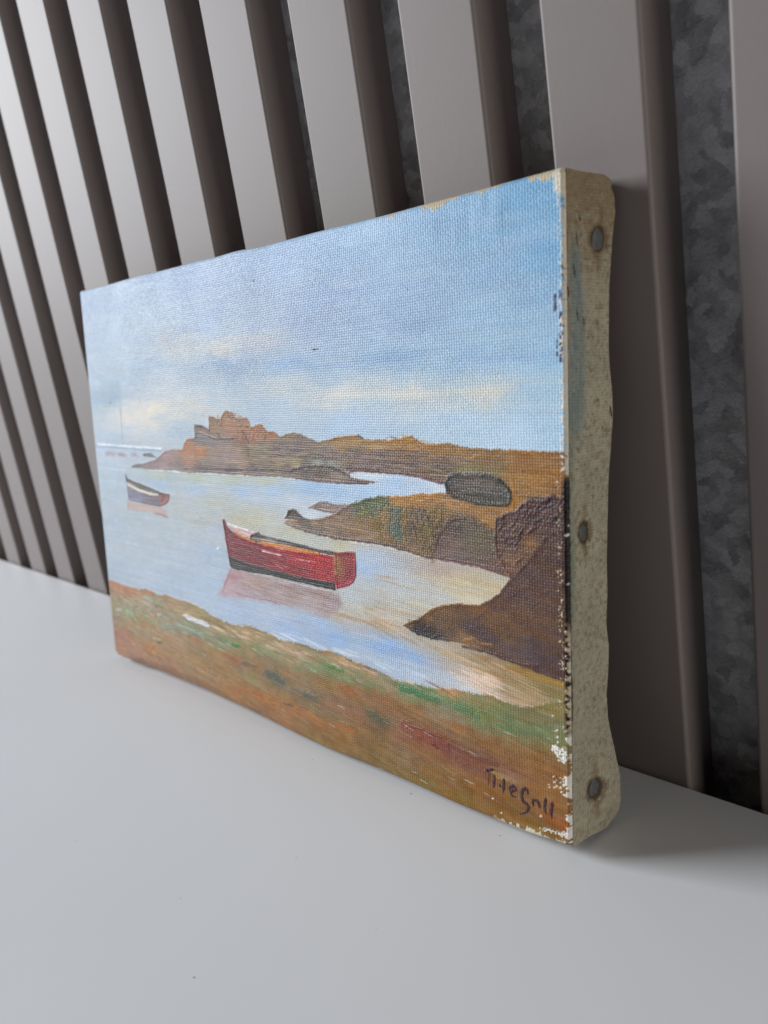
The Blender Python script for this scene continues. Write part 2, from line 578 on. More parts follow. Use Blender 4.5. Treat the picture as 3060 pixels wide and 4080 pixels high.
# --- sky
SKY = cs('F', [(200, 650, 140, 158, 190), (400, 612, 150, 168, 204), (600, 560, 152, 174, 212), (800, 505, 158, 184, 222),
               (1000, 455, 138, 172, 214), (1150, 430, 112, 158, 206), (1205, 405, 112, 160, 210), (1215, 560, 116, 160, 208),
               (250, 720, 148, 163, 190), (450, 690, 150, 167, 200), (700, 640, 152, 172, 210), (900, 600, 146, 170, 208),
               (1050, 600, 140, 170, 210), (480, 740, 188, 188, 186), (400, 745, 176, 180, 186), (560, 735, 172, 178, 192),
               (650, 690, 150, 166, 198), (300, 790, 150, 166, 188), (480, 785, 138, 158, 192), (640, 790, 140, 164, 200),
               (780, 700, 146, 168, 204), (900, 680, 142, 164, 202), (900, 740, 160, 184, 214), (1100, 690, 150, 180, 216),
               (1100, 780, 168, 194, 222), (850, 770, 140, 168, 208), (1000, 760, 150, 178, 214), (1200, 760, 146, 182, 218),
               (330, 890, 212, 204, 188), (280, 905, 200, 194, 186), (420, 885, 194, 194, 190), (230, 860, 130, 152, 176), (600, 845, 182, 190, 196),
               (720, 855, 206, 205, 198), (880, 855, 206, 206, 200), (1040, 850, 204, 206, 202), (1160, 860, 166, 192, 218),
               (960, 820, 178, 194, 208), (700, 810, 164, 182, 204), (250, 945, 158, 172, 192), (400, 930, 168, 182, 198),
               (600, 900, 174, 188, 206), (750, 925, 172, 192, 220), (1000, 915, 180, 202, 228), (1200, 930, 172, 198, 226),
               (1120, 940, 186, 206, 230), (560, 700, 158, 172, 200)])
WIDE.append(SKY)
paint(FULL, SKY, soft=.1, wob=2.2, wf=.09, streak=3.2, mott=3.0, seed=1, sfreq=(.03, .9))
skyp = pts('F', [(190, 640), (1230, 380), (1230, 940), (200, 950)])
strokes(skyp, 260, [(150, 170, 205), (170, 188, 215), (185, 198, 216), (140, 164, 204)], L=(10, 34), w=(.5, 1.6), ds=.03, alpha=(.06, .22), seed=11, lift=.02)
strokes(pts('F', [(300, 735), (620, 690), (620, 760), (320, 790)]), 14, [(206, 198, 184)], L=(10, 26), w=(.6, 1.6), ds=.04, alpha=(.10, .28), seed=12)
strokes(pts('F', [(620, 850), (1110, 835), (1110, 885), (640, 880)]), 24, [(224, 216, 192)], L=(12, 30), w=(.6, 1.4), ds=.03, alpha=(.06, .18), seed=13)
strokes(pts('F', [(225, 880), (420, 870), (420, 905), (235, 920)]), 12, [(224, 210, 184)], L=(8, 20), w=(.6, 1.4), ds=.03, alpha=(.06, .18), seed=14)
strokes(pts('F', [(450, 790), (1220, 730), (1220, 770), (480, 800)]), 16, [(128, 156, 202)], L=(12, 30), w=(.5, 1.4), ds=.03, alpha=(.12, .3), seed=15)
# smeared mast of the little boat
line(pts('ZA', [(285, 1540), (292, 1620), (300, 1720)]), 1.7, (118, 146, 174), .38, 5, .7)
line(pts('ZA', [(300, 1700), (310, 1850), (318, 1985)], 'Z1', [(325, 780), (328, 935)]), .32, (116, 130, 150), .6, 6, .4)
line(pts('ZA', [(110, 1470), (200, 1530), (300, 1560)]), 1.6, (124, 148, 176), .3, 7, .9)
line(pts('ZA', [(118, 1440), (125, 1580)]), 1.8, (122, 146, 176), .35, 8, .9)

# --- water
WATER = cs('Z1', [(100, 690, 168, 180, 200), (600, 680, 165, 178, 200), (100, 850, 165, 178, 194), (250, 950, 160, 174, 192),
                  (700, 960, 172, 180, 172), (1100, 980, 174, 182, 168), (1500, 990, 178, 186, 172), (700, 1060, 160, 178, 206),
                  (1100, 1100, 166, 182, 208), (1600, 1120, 168, 188, 222), (200, 1200, 162, 174, 188), (900, 1250, 172, 178, 180),
                  (1300, 1250, 178, 180, 172), (200, 1500, 162, 174, 190), (700, 1500, 172, 180, 188), (1200, 1480, 178, 180, 174)],
           'Z2', [(400, 1020, 176, 184, 168), (900, 1100, 160, 184, 222), (1200, 1120, 158, 184, 224), (1500, 1130, 166, 188, 222),
                  (500, 1130, 166, 186, 222), (300, 1200, 182, 190, 206), (700, 1220, 192, 198, 212), (900, 1380, 198, 204, 214), (300, 1350, 182, 182, 168),
                  (150, 1450, 184, 178, 154), (1450, 940, 202, 208, 218), (1600, 950, 204, 210, 222)],
           'Z3', [(100, 450, 196, 208, 228), (300, 500, 170, 192, 228), (500, 530, 186, 200, 222), (620, 520, 198, 206, 220), (150, 560, 172, 196, 230)],
           'Z4', [(100, 250, 172, 184, 206), (80, 500, 166, 180, 204), (120, 750, 170, 184, 206), (60, 950, 174, 186, 208), (500, 180, 186, 182, 160),
                  (900, 300, 192, 186, 162), (1300, 410, 192, 184, 158), (1520, 620, 170, 190, 226), (1560, 520, 178, 192, 218), (1400, 900, 186, 192, 196),
                  (1500, 1000, 190, 188, 176), (300, 1020, 176, 188, 212), (700, 1080, 178, 188, 214), (1100, 1140, 168, 186, 222)],
           'Z5', [(150, 60, 164, 176, 192), (700, 150, 170, 182, 202), (1000, 250, 172, 186, 208), (1400, 450, 172, 188, 220)],
           'Z6', [(200, 120, 176, 188, 212), (500, 230, 162, 182, 222), (900, 300, 152, 178, 226), (1250, 380, 150, 176, 226), (1150, 440, 178, 188, 208), (1350, 500, 176, 190, 214),
                  (1550, 600, 186, 196, 216), (900, 120, 186, 178, 166), (1300, 180, 188, 164, 134), (1200, 100, 196, 188, 170)],
           'Z7', [(60, 220, 186, 196, 212), (150, 330, 188, 190, 188), (500, 120, 184, 164, 156), (700, 240, 196, 178, 140), (900, 300, 200, 182, 146),
                  (500, 340, 192, 190, 184), (300, 440, 190, 180, 160), (800, 380, 212, 200, 176), (60, 560, 190, 172, 150), (100, 770, 152, 178, 228),
                  (300, 860, 150, 176, 226), (450, 800, 178, 176, 172), (300, 960, 178, 190, 212), (550, 1020, 188, 196, 212), (750, 1110, 206, 208, 212),
                  (700, 960, 198, 180, 166), (600, 840, 186, 164, 134), (900, 1080, 208, 182, 158), (900, 880, 160, 130, 92), (1200, 960, 154, 122, 70), (1450, 1060, 156, 120, 60),
                  (1000, 1020, 166, 138, 104), (1200, 1080, 140, 122, 84), (1450, 1160, 138, 122, 80), (1150, 1180, 190, 158, 124)])
wat = pts('Z1', [(-60, 640), (700, 668), (1659, 690)], 'Z3', [(700, 330), (1700, 330)], 'F', [(1260, 1650), (1260, 1860), (200, 1500)])
WIDE.append(WATER)
paint(wat, WATER, soft=.35, wob=.3, streak=5.5, mott=4, seed=2, sfreq=(.035, 1.3))
strokes(wat, 420, [(190, 198, 212), (165, 184, 216), (182, 182, 174), (200, 206, 216)], L=(6, 22), w=(.2, .7), ds=.02, alpha=(.10, .34), seed=21, lift=.03)
strokes(pts('Z7', [(0, 180), (900, 200), (1000, 320), (600, 400), (0, 540)]), 46, [(214, 204, 180), (176, 150, 122), (196, 204, 214), (206, 190, 150)], L=(6, 16), w=(.2, .55), slope=-.03, ds=.03, alpha=(.2, .5), seed=22, lift=.03)
strokes(pts('Z6', [(820, 40), (1659, 60), (1500, 240), (900, 200)]), 30, [(178, 150, 120), (206, 196, 180), (190, 160, 130)], L=(8, 18), w=(.2, .5), slope=-.03, ds=.02, alpha=(.25, .6), seed=23, lift=.03)
strokes(pts('Z7', [(0, 560), (700, 840), (1500, 1080), (1200, 1230), (700, 960), (0, 640)]), 46, [(196, 164, 128), (168, 138, 96), (222, 190, 162), (150, 128, 92)], L=(6, 16), w=(.2, .6), slope=-.16, ds=.05, alpha=(.25, .6), seed=24, lift=.04)
strokes(pts('Z7', [(520, 900), (900, 980), (1240, 1230), (1000, 1210), (700, 1080)]), 22, [(232, 200, 172), (240, 216, 196)], L=(5, 12), w=(.25, .7), slope=-.16, ds=.04, alpha=(.3, .65), seed=25, lift=.05)
strokes(pts('Z6', [(150, 180), (1659, 560), (1659, 660), (1000, 440), (200, 240)]), 26, [(216, 222, 230), (196, 208, 228)], L=(6, 16), w=(.2, .6), slope=-.10, ds=.03, alpha=(.25, .6), seed=26, lift=.03)
# horizon line with foam
line(pts('Z1', [(-20, 640), (300, 655), (720, 682)]), .55, (140, 158, 186), .8, 3, .3)
line(pts('Z1', [(35, 616), (300, 634), (500, 648), (725, 664)]), .38, (226, 228, 234), .9, 4, .45, .08)
for ps, c in (([(105, 705), (160, 692), (220, 700), (215, 740), (120, 738)], (148, 132, 140)),
              ([(240, 712), (300, 700), (345, 745), (260, 740)], (130, 104, 112)),
              ([(395, 715), (440, 705), (475, 750), (400, 745)], (140, 118, 124))):
    paint(pts('Z1', ps), c, soft=.8, wob=.5, seed=9, alpha=.75)
paint(pts('Z1', [(520, 722), (560, 708), (605, 705), (672, 752), (600, 752), (535, 745)]), (84, 76, 72), soft=.25, wob=.2, seed=10, lift=.05)

# --- far shore with the ruined tower rock
FAR_TOP = pts('Z1', [(390, 855), (450, 825), (520, 825), (580, 800), (640, 790), (700, 740), (760, 680), (850, 662), (950, 665), (965, 610), (1000, 550),
                     (1080, 540), (1085, 500), (1075, 420), (1095, 388), (1160, 405), (1235, 450), (1238, 295), (1280, 300), (1330, 325), (1368, 330), (1390, 270),
                     (1420, 240), (1500, 245), (1530, 310), (1600, 320), (1640, 312)],
              'Z2', [(210, 305), (245, 360), (265, 410), (300, 405), (320, 385), (380, 380), (420, 440), (450, 470), (500, 458), (550, 490), (580, 525), (640, 490),
                     (720, 475), (790, 480), (860, 520), (930, 550), (990, 578), (1060, 555), (1110, 560), (1180, 530), (1250, 515), (1350, 505), (1440, 500), (1490, 535), (1560, 555)],
              'Z3', [(60, 175), (130, 185), (190, 178), (260, 185), (340, 170), (430, 145), (480, 185), (530, 205), (640, 210), (690, 198), (760, 215), (850, 235),
                     (1000, 240), (1200, 250), (1400, 258), (1560, 262), (1660, 266)])
FAR_BOT = pts('Z3', [(1660, 760), (1100, 720), (690, 575), (670, 500), (560, 465), (400, 440), (200, 428), (0, 415)],
              'Z2', [(1560, 912), (1450, 905), (1380, 908), (1330, 925), (1345, 965), (1420, 980), (1560, 1005), (1640, 1015), (1530, 1038), (1200, 1035), (950, 1015),
                     (800, 995), (700, 985), (580, 965), (380, 955), (200, 960)],
              'Z1', [(1400, 935), (1200, 925), (960, 920), (850, 890), (700, 895), (600, 890), (500, 870), (400, 865)])
FAR = np.concatenate([FAR_TOP, FAR_BOT])
FARC = cs('Z1', [(450, 850, 112, 98, 98), (600, 840, 130, 110, 108), (720, 760, 146, 118, 112), (820, 720, 148, 118, 112), (1000, 640, 168, 112, 72), (1000, 740, 160, 112, 82), (1150, 690, 168, 108, 60),
                 (1100, 460, 112, 92, 80), (1150, 550, 100, 92, 92), (1250, 560, 112, 98, 92), (1280, 420, 140, 102, 66), (1300, 340, 120, 92, 66),
                 (1440, 290, 136, 98, 66), (1450, 420, 150, 104, 74), (1580, 400, 140, 96, 64), (1600, 520, 130, 82, 62), (1400, 600, 128, 106, 96), (1300, 700, 134, 112, 98), (1500, 680, 138, 112, 98), (900, 830, 122, 102, 94),
                 (1200, 820, 122, 104, 90), (1200, 890, 92, 76, 74), (1500, 800, 140, 118, 106), (1500, 900, 96, 80, 78)],
          'Z2', [(60, 400, 148, 100, 66), (60, 700, 132, 108, 104), (150, 800, 150, 118, 102), (200, 450, 150, 102, 70), (170, 540, 128, 82, 62), (300, 520, 160, 104, 74), (380, 430, 142, 96, 66), (500, 520, 152, 106, 66), (220, 680, 112, 96, 62), (350, 640, 116, 104, 78),
                 (550, 600, 120, 98, 84), (700, 540, 134, 106, 76), (600, 650, 112, 94, 90), (750, 600, 110, 92, 88), (900, 620, 118, 98, 88), (450, 720, 128, 112, 84), (700, 720, 128, 114, 82),
                 (750, 800, 142, 124, 86), (500, 800, 136, 112, 84), (400, 840, 118, 98, 80), (850, 880, 80, 72, 70), (1050, 860, 82, 76, 70), (1000, 930, 104, 82, 74), (1200, 960, 126, 104, 96), (700, 930, 102, 84, 78), (300, 890, 92, 76, 74), (300, 935, 130, 110, 108), (1000, 820, 138, 138, 122), (1150, 820, 134, 134, 118), (1280, 900, 116, 104, 96),
                 (1200, 580, 154, 116, 62), (1350, 560, 158, 118, 64), (1150, 680, 122, 104, 94), (1400, 690, 108, 94, 90), (1450, 760, 112, 96, 92), (1380, 870, 92, 68, 64), (1600, 600, 150, 112, 60), (1500, 890, 106, 78, 72)],
          'Z3', [(300, 215, 158, 116, 60), (200, 320, 106, 88, 82), (430, 200, 158, 112, 56), (600, 250, 150, 108, 58), (500, 330, 112, 90, 78), (350, 370, 108, 88, 80), (600, 390, 98, 84, 74), (560, 450, 104, 76, 64),
                 (850, 300, 136, 104, 70), (1000, 320, 132, 100, 66), (850, 380, 128, 116, 82), (1000, 410, 128, 112, 80), (1300, 300, 148, 102, 56), (1500, 330, 142, 98, 56), (1400, 450, 150, 106, 58), (1200, 600, 152, 106, 56), (1500, 550, 136, 96, 56), (1200, 470, 150, 112, 66)])
paint(FAR, FARC, soft=.16, wob=.28, wf=1.2, streak=9, mott=9, slope=-.02, seed=30, lift=.06)
far_low = pts('Z2', [(0, 640), (600, 600), (1659, 620)], 'Z3', [(900, 320), (640, 440), (0, 400)], 'Z2', [(1300, 880), (1500, 1020), (0, 930)])
strokes(far_low, 200, [(104, 86, 84), (146, 124, 108), (128, 118, 92), (170, 150, 132), (84, 70, 70), (150, 116, 76)], L=(3, 10), w=(.15, .45), slope=-.02, ds=.07, alpha=(.25, .7), seed=31, lift=.07)
strokes(pts('Z1', [(1250, 330), (1420, 250), (1520, 260), (1640, 330)], 'Z2', [(240, 380), (400, 420), (560, 520), (300, 600), (0, 560)], 'Z1', [(1350, 520)]), 150,
        [(164, 112, 72), (118, 78, 52), (142, 98, 64), (178, 132, 92), (96, 62, 44)], L=(.8, 2.2), w=(.2, .5), slope=1.2, ds=1.5, alpha=(.3, .75), seed=32, lift=.08)
strokes(pts('Z3', [(0, 190), (430, 160), (900, 250), (1600, 275), (1600, 480), (1180, 640), (1180, 420), (700, 280), (0, 240)]), 120,
        [(172, 126, 66), (136, 96, 54), (152, 106, 58), (120, 92, 66), (182, 142, 92)], L=(1.5, 5), w=(.2, .5), slope=-.05, ds=.3, alpha=(.25, .6), seed=33, lift=.06)
line(pts('Z1', [(1085, 395), (1180, 415), (1240, 450)]), .35, (64, 52, 48), .9, 3, .3, .06)
line(pts('Z1', [(1090, 490), (1160, 480), (1240, 520), (1330, 560), (1370, 545), (1500, 545)]), .3, (70, 66, 68), .85, 4, .4, .06)
line(pts('Z1', [(1330, 470), (1345, 530), (1370, 545)]), .35, (66, 44, 36), .9, 5, .3)
line(pts('Z1', [(1130, 470), (1200, 500), (1310, 540)]), .28, (176, 160, 148), .6, 6, .6, .06)
line(pts('Z2', [(170, 460), (205, 530), (235, 590)]), .35, (72, 44, 34), .8, 5, .4)
line(pts('Z2', [(225, 640), (230, 740)]), .6, (78, 70, 48), .7, 5, .4)
line(pts('Z1', [(960, 885), (1100, 872), (1400, 880), (1659, 885)], 'Z2', [(400, 885), (700, 900)]), .35, (74, 58, 60), .85, 8, .5, .05)
line(pts('Z1', [(600, 898), (750, 905)], 'Z1', [(1060, 930), (1300, 938)], 'Z2', [(130, 955), (260, 965)]), .3, (226, 224, 222), .8, 9, .8, .08)
line(pts('Z2', [(570, 968), (650, 985), (740, 992)]), .3, (226, 222, 218), .85, 9, .4, .08)
line(pts('Z2', [(1180, 1030), (1400, 1036), (1535, 1038)]), .22, (82, 66, 64), .9, 10, .3)
line(pts('Z2', [(1120, 560), (1220, 530), (1330, 518), (1440, 512)]), .22, (74, 50, 36), .9, 11, .35)
line(pts('Z2', [(1440, 502), (1488, 538)]), .32, (58, 40, 30), .9, 11, .2)
line(pts('Z2', [(1150, 528), (1260, 512), (1400, 500)]), .3, (190, 152, 112), .6, 12, .5)
line(pts('Z2', [(720, 880), (840, 850), (1000, 842), (1120, 850), (1230, 890), (1330, 950)]), .42, (62, 58, 56), .8, 12, .5, .07)
line(pts('Z2', [(1310, 862), (1420, 852), (1560, 870), (1659, 880)]), .5, (84, 58, 58), .85, 13, .5, .06)
line(pts('Z3', [(0, 385), (150, 405), (350, 425), (540, 465), (650, 497)]), .5, (100, 68, 60), .8, 13, .5, .05)

# --- oval rock
OVAL = pts('Z3', [(680, 490), (700, 450), (740, 428), (850, 425), (980, 435), (1080, 470), (1140, 520), (1170, 570), (1165, 640), (1140, 660), (1000, 655),
                  (900, 645), (820, 615), (740, 600), (695, 560)])
MID = np.concatenate([pts('Z2', [(600, 1475), (640, 1440), (730, 1440), (830, 1432), (1000, 1422), (1100, 1395), (1180, 1360), (1250, 1310), (1350, 1250), (1450, 1230),
                                 (1520, 1190), (1600, 1185), (1659, 1178)]),
                      pts('Z3', [(100, 612), (190, 595), (255, 595), (330, 600), (450, 585), (510, 570), (560, 580), (620, 570), (690, 570), (900, 560), (1660, 600), (1660, 1400), (1300, 1300),
                                 (1180, 1200), (1100, 1170), (900, 1100), (700, 1060), (560, 1045), (500, 1040), (400, 1010), (250, 965), (100, 940), (0, 926)]),
                      pts('Z4', [(1300, 355), (1150, 325), (1000, 290), (860, 250), (800, 215)])])
MIDC = cs('Z2', [(700, 1450, 150, 122, 100), (1000, 1460, 142, 112, 90), (1200, 1400, 122, 96, 84), (1300, 1320, 118, 96, 80), (1450, 1290, 92, 92, 68), (1560, 1240, 84, 90, 70), (1480, 1390, 104, 100, 64), (1600, 1330, 100, 100, 62),
                 (1200, 1480, 144, 114, 84), (1450, 1500, 146, 118, 88), (1000, 1530, 126, 106, 88), (850, 1510, 98, 88, 80), (1250, 1570, 124, 100, 84), (1500, 1590, 126, 100, 84)],
          'Z3', [(60, 680, 98, 98, 66), (150, 650, 92, 98, 72), (230, 620, 96, 92, 62), (330, 620, 178, 122, 60), (450, 605, 168, 116, 56), (560, 600, 168, 118, 60), (220, 750, 128, 102, 66), (190, 820, 120, 98, 58), (310, 720, 96, 98, 84), (310, 850, 88, 100, 90), (380, 760, 132, 104, 62), (480, 740, 108, 88, 74), (450, 850, 104, 88, 68),
                 (560, 850, 112, 96, 60), (560, 960, 118, 98, 64), (650, 700, 128, 100, 66), (650, 800, 108, 88, 64), (760, 660, 140, 112, 84), (900, 690, 148, 112, 74), (980, 760, 158, 112, 56), (100, 800, 142, 112, 78), (60, 880, 146, 118, 92), (250, 900, 128, 104, 80), (400, 960, 130, 104, 80),
                 (1180, 680, 158, 108, 54), (1000, 700, 146, 110, 72), (1100, 900, 92, 72, 66), (1400, 750, 84, 64, 60), (1300, 950, 100, 76, 62), (1500, 900, 84, 64, 58), (1200, 1100, 104, 80, 74), (900, 1060, 110, 86, 78), (700, 1040, 112, 90, 84)])
paint(MID, MIDC, soft=.18, wob=.3, wf=1.1, streak=8, mott=9, slope=-.06, seed=40, lift=.07)
paint(pts('Z2', [(612, 1425), (640, 1380), (650, 1330), (700, 1310), (740, 1318), (775, 1365), (830, 1408), (880, 1428), (800, 1440), (700, 1432)]), (84, 72, 68), soft=.15, wob=.2, seed=41, lift=.1)
paint(pts('Z2', [(868, 1305), (940, 1265), (1010, 1230), (1080, 1235), (1150, 1255), (1320, 1268), (1240, 1340), (1150, 1365), (1080, 1350), (980, 1330)]), (132, 112, 104), soft=.18, wob=.22, streak=14, seed=42, lift=.06)
strokes(pts('Z2', [(900, 1300), (1010, 1240), (1300, 1275), (1150, 1355)]), 24, [(92, 78, 76), (176, 162, 154)], L=(2, 5), w=(.12, .25), slope=-.08, ds=.05, alpha=(.4, .8), seed=43, lift=.06)
strokes(pts('Z2', [(620, 1480), (1300, 1400), (1659, 1420), (1659, 1640), (1000, 1600)]), 70, [(104, 86, 78), (164, 136, 108), (144, 108, 72), (88, 74, 70)], L=(3, 8), w=(.15, .4), slope=-.10, ds=.06, alpha=(.3, .7), seed=44, lift=.06)
strokes(pts('Z3', [(0, 620), (240, 600), (260, 680), (140, 760), (0, 740)]), 40, [(104, 112, 74), (78, 86, 62), (150, 146, 72), (92, 96, 84)], L=(.8, 2.2), w=(.25, .5), slope=.3, ds=1.0, alpha=(.4, .8), seed=45, lift=.12)
for xx, c in ((185, (124, 100, 62)), (225, (150, 116, 72)), (265, (112, 92, 64)), (300, (94, 102, 88)), (328, (80, 96, 88)), (370, (134, 104, 62)), (415, (92, 78, 68)), (450, (112, 90, 74)), (500, (96, 82, 70)), (550, (110, 92, 58)), (590, (98, 84, 54)), (630, (128, 104, 62))):
    P_ = pts('Z3', [(xx + 18, 690), (xx, 760), (xx + 2, 840), (xx + 14 - max(0, xx - 500) * .5, 920 + max(0, xx - 440) * .7)])
    line(P_, .9, c, .5, int(xx), .9, .08)
    line(P_ + [.35, 0], .16, np.array(c) * .85, .22, int(xx) + 1, .9, -.02)
strokes(pts('Z3', [(260, 610), (510, 580), (690, 600), (1060, 740), (1000, 790), (700, 680), (280, 660)]), 60, [(184, 128, 62), (164, 112, 58), (146, 108, 74), (196, 146, 84)], L=(2, 6), w=(.2, .5), slope=-.05, ds=.15, alpha=(.35, .75), seed=46, lift=.08)
line(pts('Z4', [(860, 252), (1000, 292), (1150, 328), (1300, 360), (1400, 378), (1550, 402)], 'Z3', [(160, 958), (320, 990), (500, 1045)]), .28, (226, 214, 190), .75, 47, .75, .08)
line(pts('Z4', [(850, 235), (1000, 278), (1180, 318), (1330, 348)], 'Z3', [(100, 925), (300, 965), (480, 1020)]), .5, (88, 70, 66), .75, 48, .7, .06)
line(pts('Z3', [(540, 1040), (640, 1055), (760, 1070), (950, 1110), (1100, 1150)]), .55, (104, 80, 80), .8, 49, .6, .06)
paint(OVAL, cs('Z3', [(700, 500, 66, 66, 68), (760, 460, 84, 78, 72), (900, 480, 104, 92, 82), (1000, 500, 110, 96, 86), (1080, 540, 92, 84, 76), (820, 540, 88, 80, 74), (900, 600, 78, 74, 70), (1000, 630, 78, 78, 76), (1140, 600, 76, 78, 78), (720, 570, 80, 66, 62)]), soft=.15, wob=.25, streak=9, slope=-.1, seed=50, lift=.12)
strokes(OVAL, 50, [(62, 62, 64), (118, 106, 96), (84, 78, 74), (98, 78, 68)], L=(2, 6), w=(.12, .35), slope=-.12, ds=.08, alpha=(.35, .8), seed=51, lift=.12)
line(np.concatenate([OVAL, OVAL[:1]]), .38, (58, 62, 66), .75, 52, .6, .10)
line(pts('Z3', [(860, 545), (980, 565), (1090, 580), (1150, 545)]), .22, (120, 116, 110), .7, 53, .6, .1)
line(pts('Z3', [(1175, 470), (1185, 560), (1180, 680)]), .6, (168, 118, 58), .7, 54, .5, .06)

# --- arched dark rock
ARCH = pts('Z3', [(585, 1000), (610, 900), (660, 820), (720, 760), (790, 735), (870, 750), (950, 790), (1020, 840), (1060, 900), (1060, 1000), (1000, 1080), (850, 1060),
                  (700, 1040), (600, 1030)])
paint(ARCH, cs('Z3', [(650, 900, 104, 80, 76), (700, 960, 122, 98, 92), (620, 980, 118, 92, 84), (780, 800, 82, 66, 62), (850, 830, 100, 88, 74), (900, 920, 104, 94, 76), (1000, 900, 102, 90, 70), (820, 1000, 112, 96, 88), (950, 1010, 108, 92, 80)]), soft=.9, wob=.7, streak=8, slope=-.06, seed=55, lift=.04)
strokes(ARCH, 46, [(84, 70, 66), (126, 112, 92), (112, 92, 86), (92, 86, 66)], L=(3, 8), w=(.15, .4), slope=-.08, ds=.12, alpha=(.3, .7), seed=56, lift=.08)
line(pts('Z3', [(590, 990), (615, 900), (665, 815), (725, 762), (790, 742), (870, 756), (950, 796), (1020, 850), (1052, 920)]), .9, (82, 66, 62), .42, 57, .8, .04)

# --- dark rocks at the right and the brown foreground mound
ROCK = pts('Z3', [(1060, 740), (1130, 715), (1200, 700), (1250, 640), (1290, 610), (1400, 612), (1440, 590), (1490, 570), (1530, 610), (1560, 640), (1660, 700), (1660, 1400), (1200, 1240),
                  (1150, 1180), (1060, 1050), (1040, 900)])
paint(ROCK, cs('Z3', [(1100, 780, 92, 72, 66), (1200, 760, 96, 74, 66), (1300, 680, 88, 66, 62), (1480, 640, 84, 64, 62), (1550, 760, 88, 66, 60), (1200, 900, 88, 66, 62), (1350, 800, 84, 64, 60), (1310, 940, 128, 92, 62), (1150, 1000, 106, 82, 70), (1200, 1100, 108, 82, 74), (1450, 900, 88, 66, 60), (1550, 1000, 82, 62, 58), (1250, 1020, 112, 84, 64)]),
      soft=.2, wob=.4, streak=6, mott=10, seed=60, lift=.12)
strokes(ROCK, 110, [(74, 54, 52), (106, 82, 76), (92, 70, 64), (118, 90, 72)], L=(1.5, 4.5), w=(.2, .5), slope=.9, ds=.5, alpha=(.3, .7), seed=61, lift=.16)
strokes(pts('Z3', [(1060, 1020), (1250, 1000), (1200, 1200), (1100, 1160)]), 24, [(128, 94, 78), (140, 104, 74), (96, 70, 66)], L=(1.5, 4), w=(.2, .4), slope=-.1, ds=.3, alpha=(.3, .7), seed=62, lift=.08)
paint(pts('Z3', [(1275, 920), (1350, 925), (1360, 950), (1290, 955)]), (150, 106, 66), soft=.5, wob=.4, seed=63, alpha=.7)
MOUND = pts('Z7', [(205, 600), (260, 570), (330, 545), (390, 500), (450, 460), (540, 430), (680, 415), (780, 420), (850, 420), (930, 380), (1000, 330), (1070, 240), (1130, 180),
                   (1200, 100), (1290, 0), (1400, -160), (1680, -260), (1680, 1100), (1560, 1060), (1400, 1010), (1200, 930), (1000, 860), (850, 800), (700, 740), (600, 730), (450, 710), (330, 680), (270, 640)])
paint(MOUND, cs('Z7', [(260, 595, 104, 80, 58), (340, 620, 62, 56, 58), (340, 655, 62, 58, 62), (450, 680, 74, 62, 58), (420, 520, 116, 86, 54), (550, 480, 118, 86, 54), (500, 560, 96, 76, 62), (600, 600, 104, 80, 62), (700, 470, 110, 80, 56), (850, 480, 112, 78, 54), (1000, 420, 98, 72, 62), (1100, 260, 92, 70, 64), (1250, 120, 92, 68, 62), (1400, 100, 88, 66, 58),
                       (1000, 560, 110, 80, 56), (800, 640, 88, 70, 64), (900, 700, 86, 68, 66), (1100, 680, 104, 78, 60), (1300, 500, 100, 74, 58), (1500, 300, 90, 66, 56), (1500, 600, 96, 72, 58), (1250, 800, 94, 76, 74), (1100, 830, 98, 78, 72), (1400, 900, 90, 72, 72), (1550, 980, 84, 66, 64), (750, 720, 138, 104, 72), (1550, 800, 94, 72, 60)]),
      soft=.2, wob=.25, wf=1.0, streak=5, mott=9, slope=-.1, seed=65, lift=.05)
strokes(MOUND, 130, [(116, 84, 60), (92, 68, 60), (84, 66, 66), (106, 76, 54)], L=(2, 6), w=(.3, .8), slope=-.15, ds=.4, alpha=(.12, .4), seed=66, lift=.05)
strokes(pts('Z7', [(270, 630), (390, 565), (420, 600), (600, 730), (450, 705)]), 24, [(50, 48, 54), (66, 62, 66), (84, 78, 78)], L=(1.5, 4), w=(.2, .4), slope=.1, ds=.4, alpha=(.4, .85), seed=67, lift=.10)
line(pts('Z7', [(740, 620), (820, 625), (900, 690), (960, 720)]), .9, (84, 68, 68), .6, 68, .4, .06)
line(pts('Z7', [(720, 715), (800, 705), (850, 740), (950, 760)]), .4, (158, 118, 76), .7, 69, .5, .08)
line(pts('Z7', [(700, 765), (900, 810), (1050, 870), (1200, 915), (1330, 930)]), .4, (84, 64, 64), .7, 70, .5, .08)
line(pts('Z7', [(1060, 930), (1200, 980), (1350, 1020), (1560, 1090)]), .7, (166, 128, 62), .6, 71, .5, .04)
line(pts('Z7', [(205, 600), (330, 545), (450, 458), (560, 425), (700, 412)]), .25, (138, 98, 58), .7, 72, .5, .05)

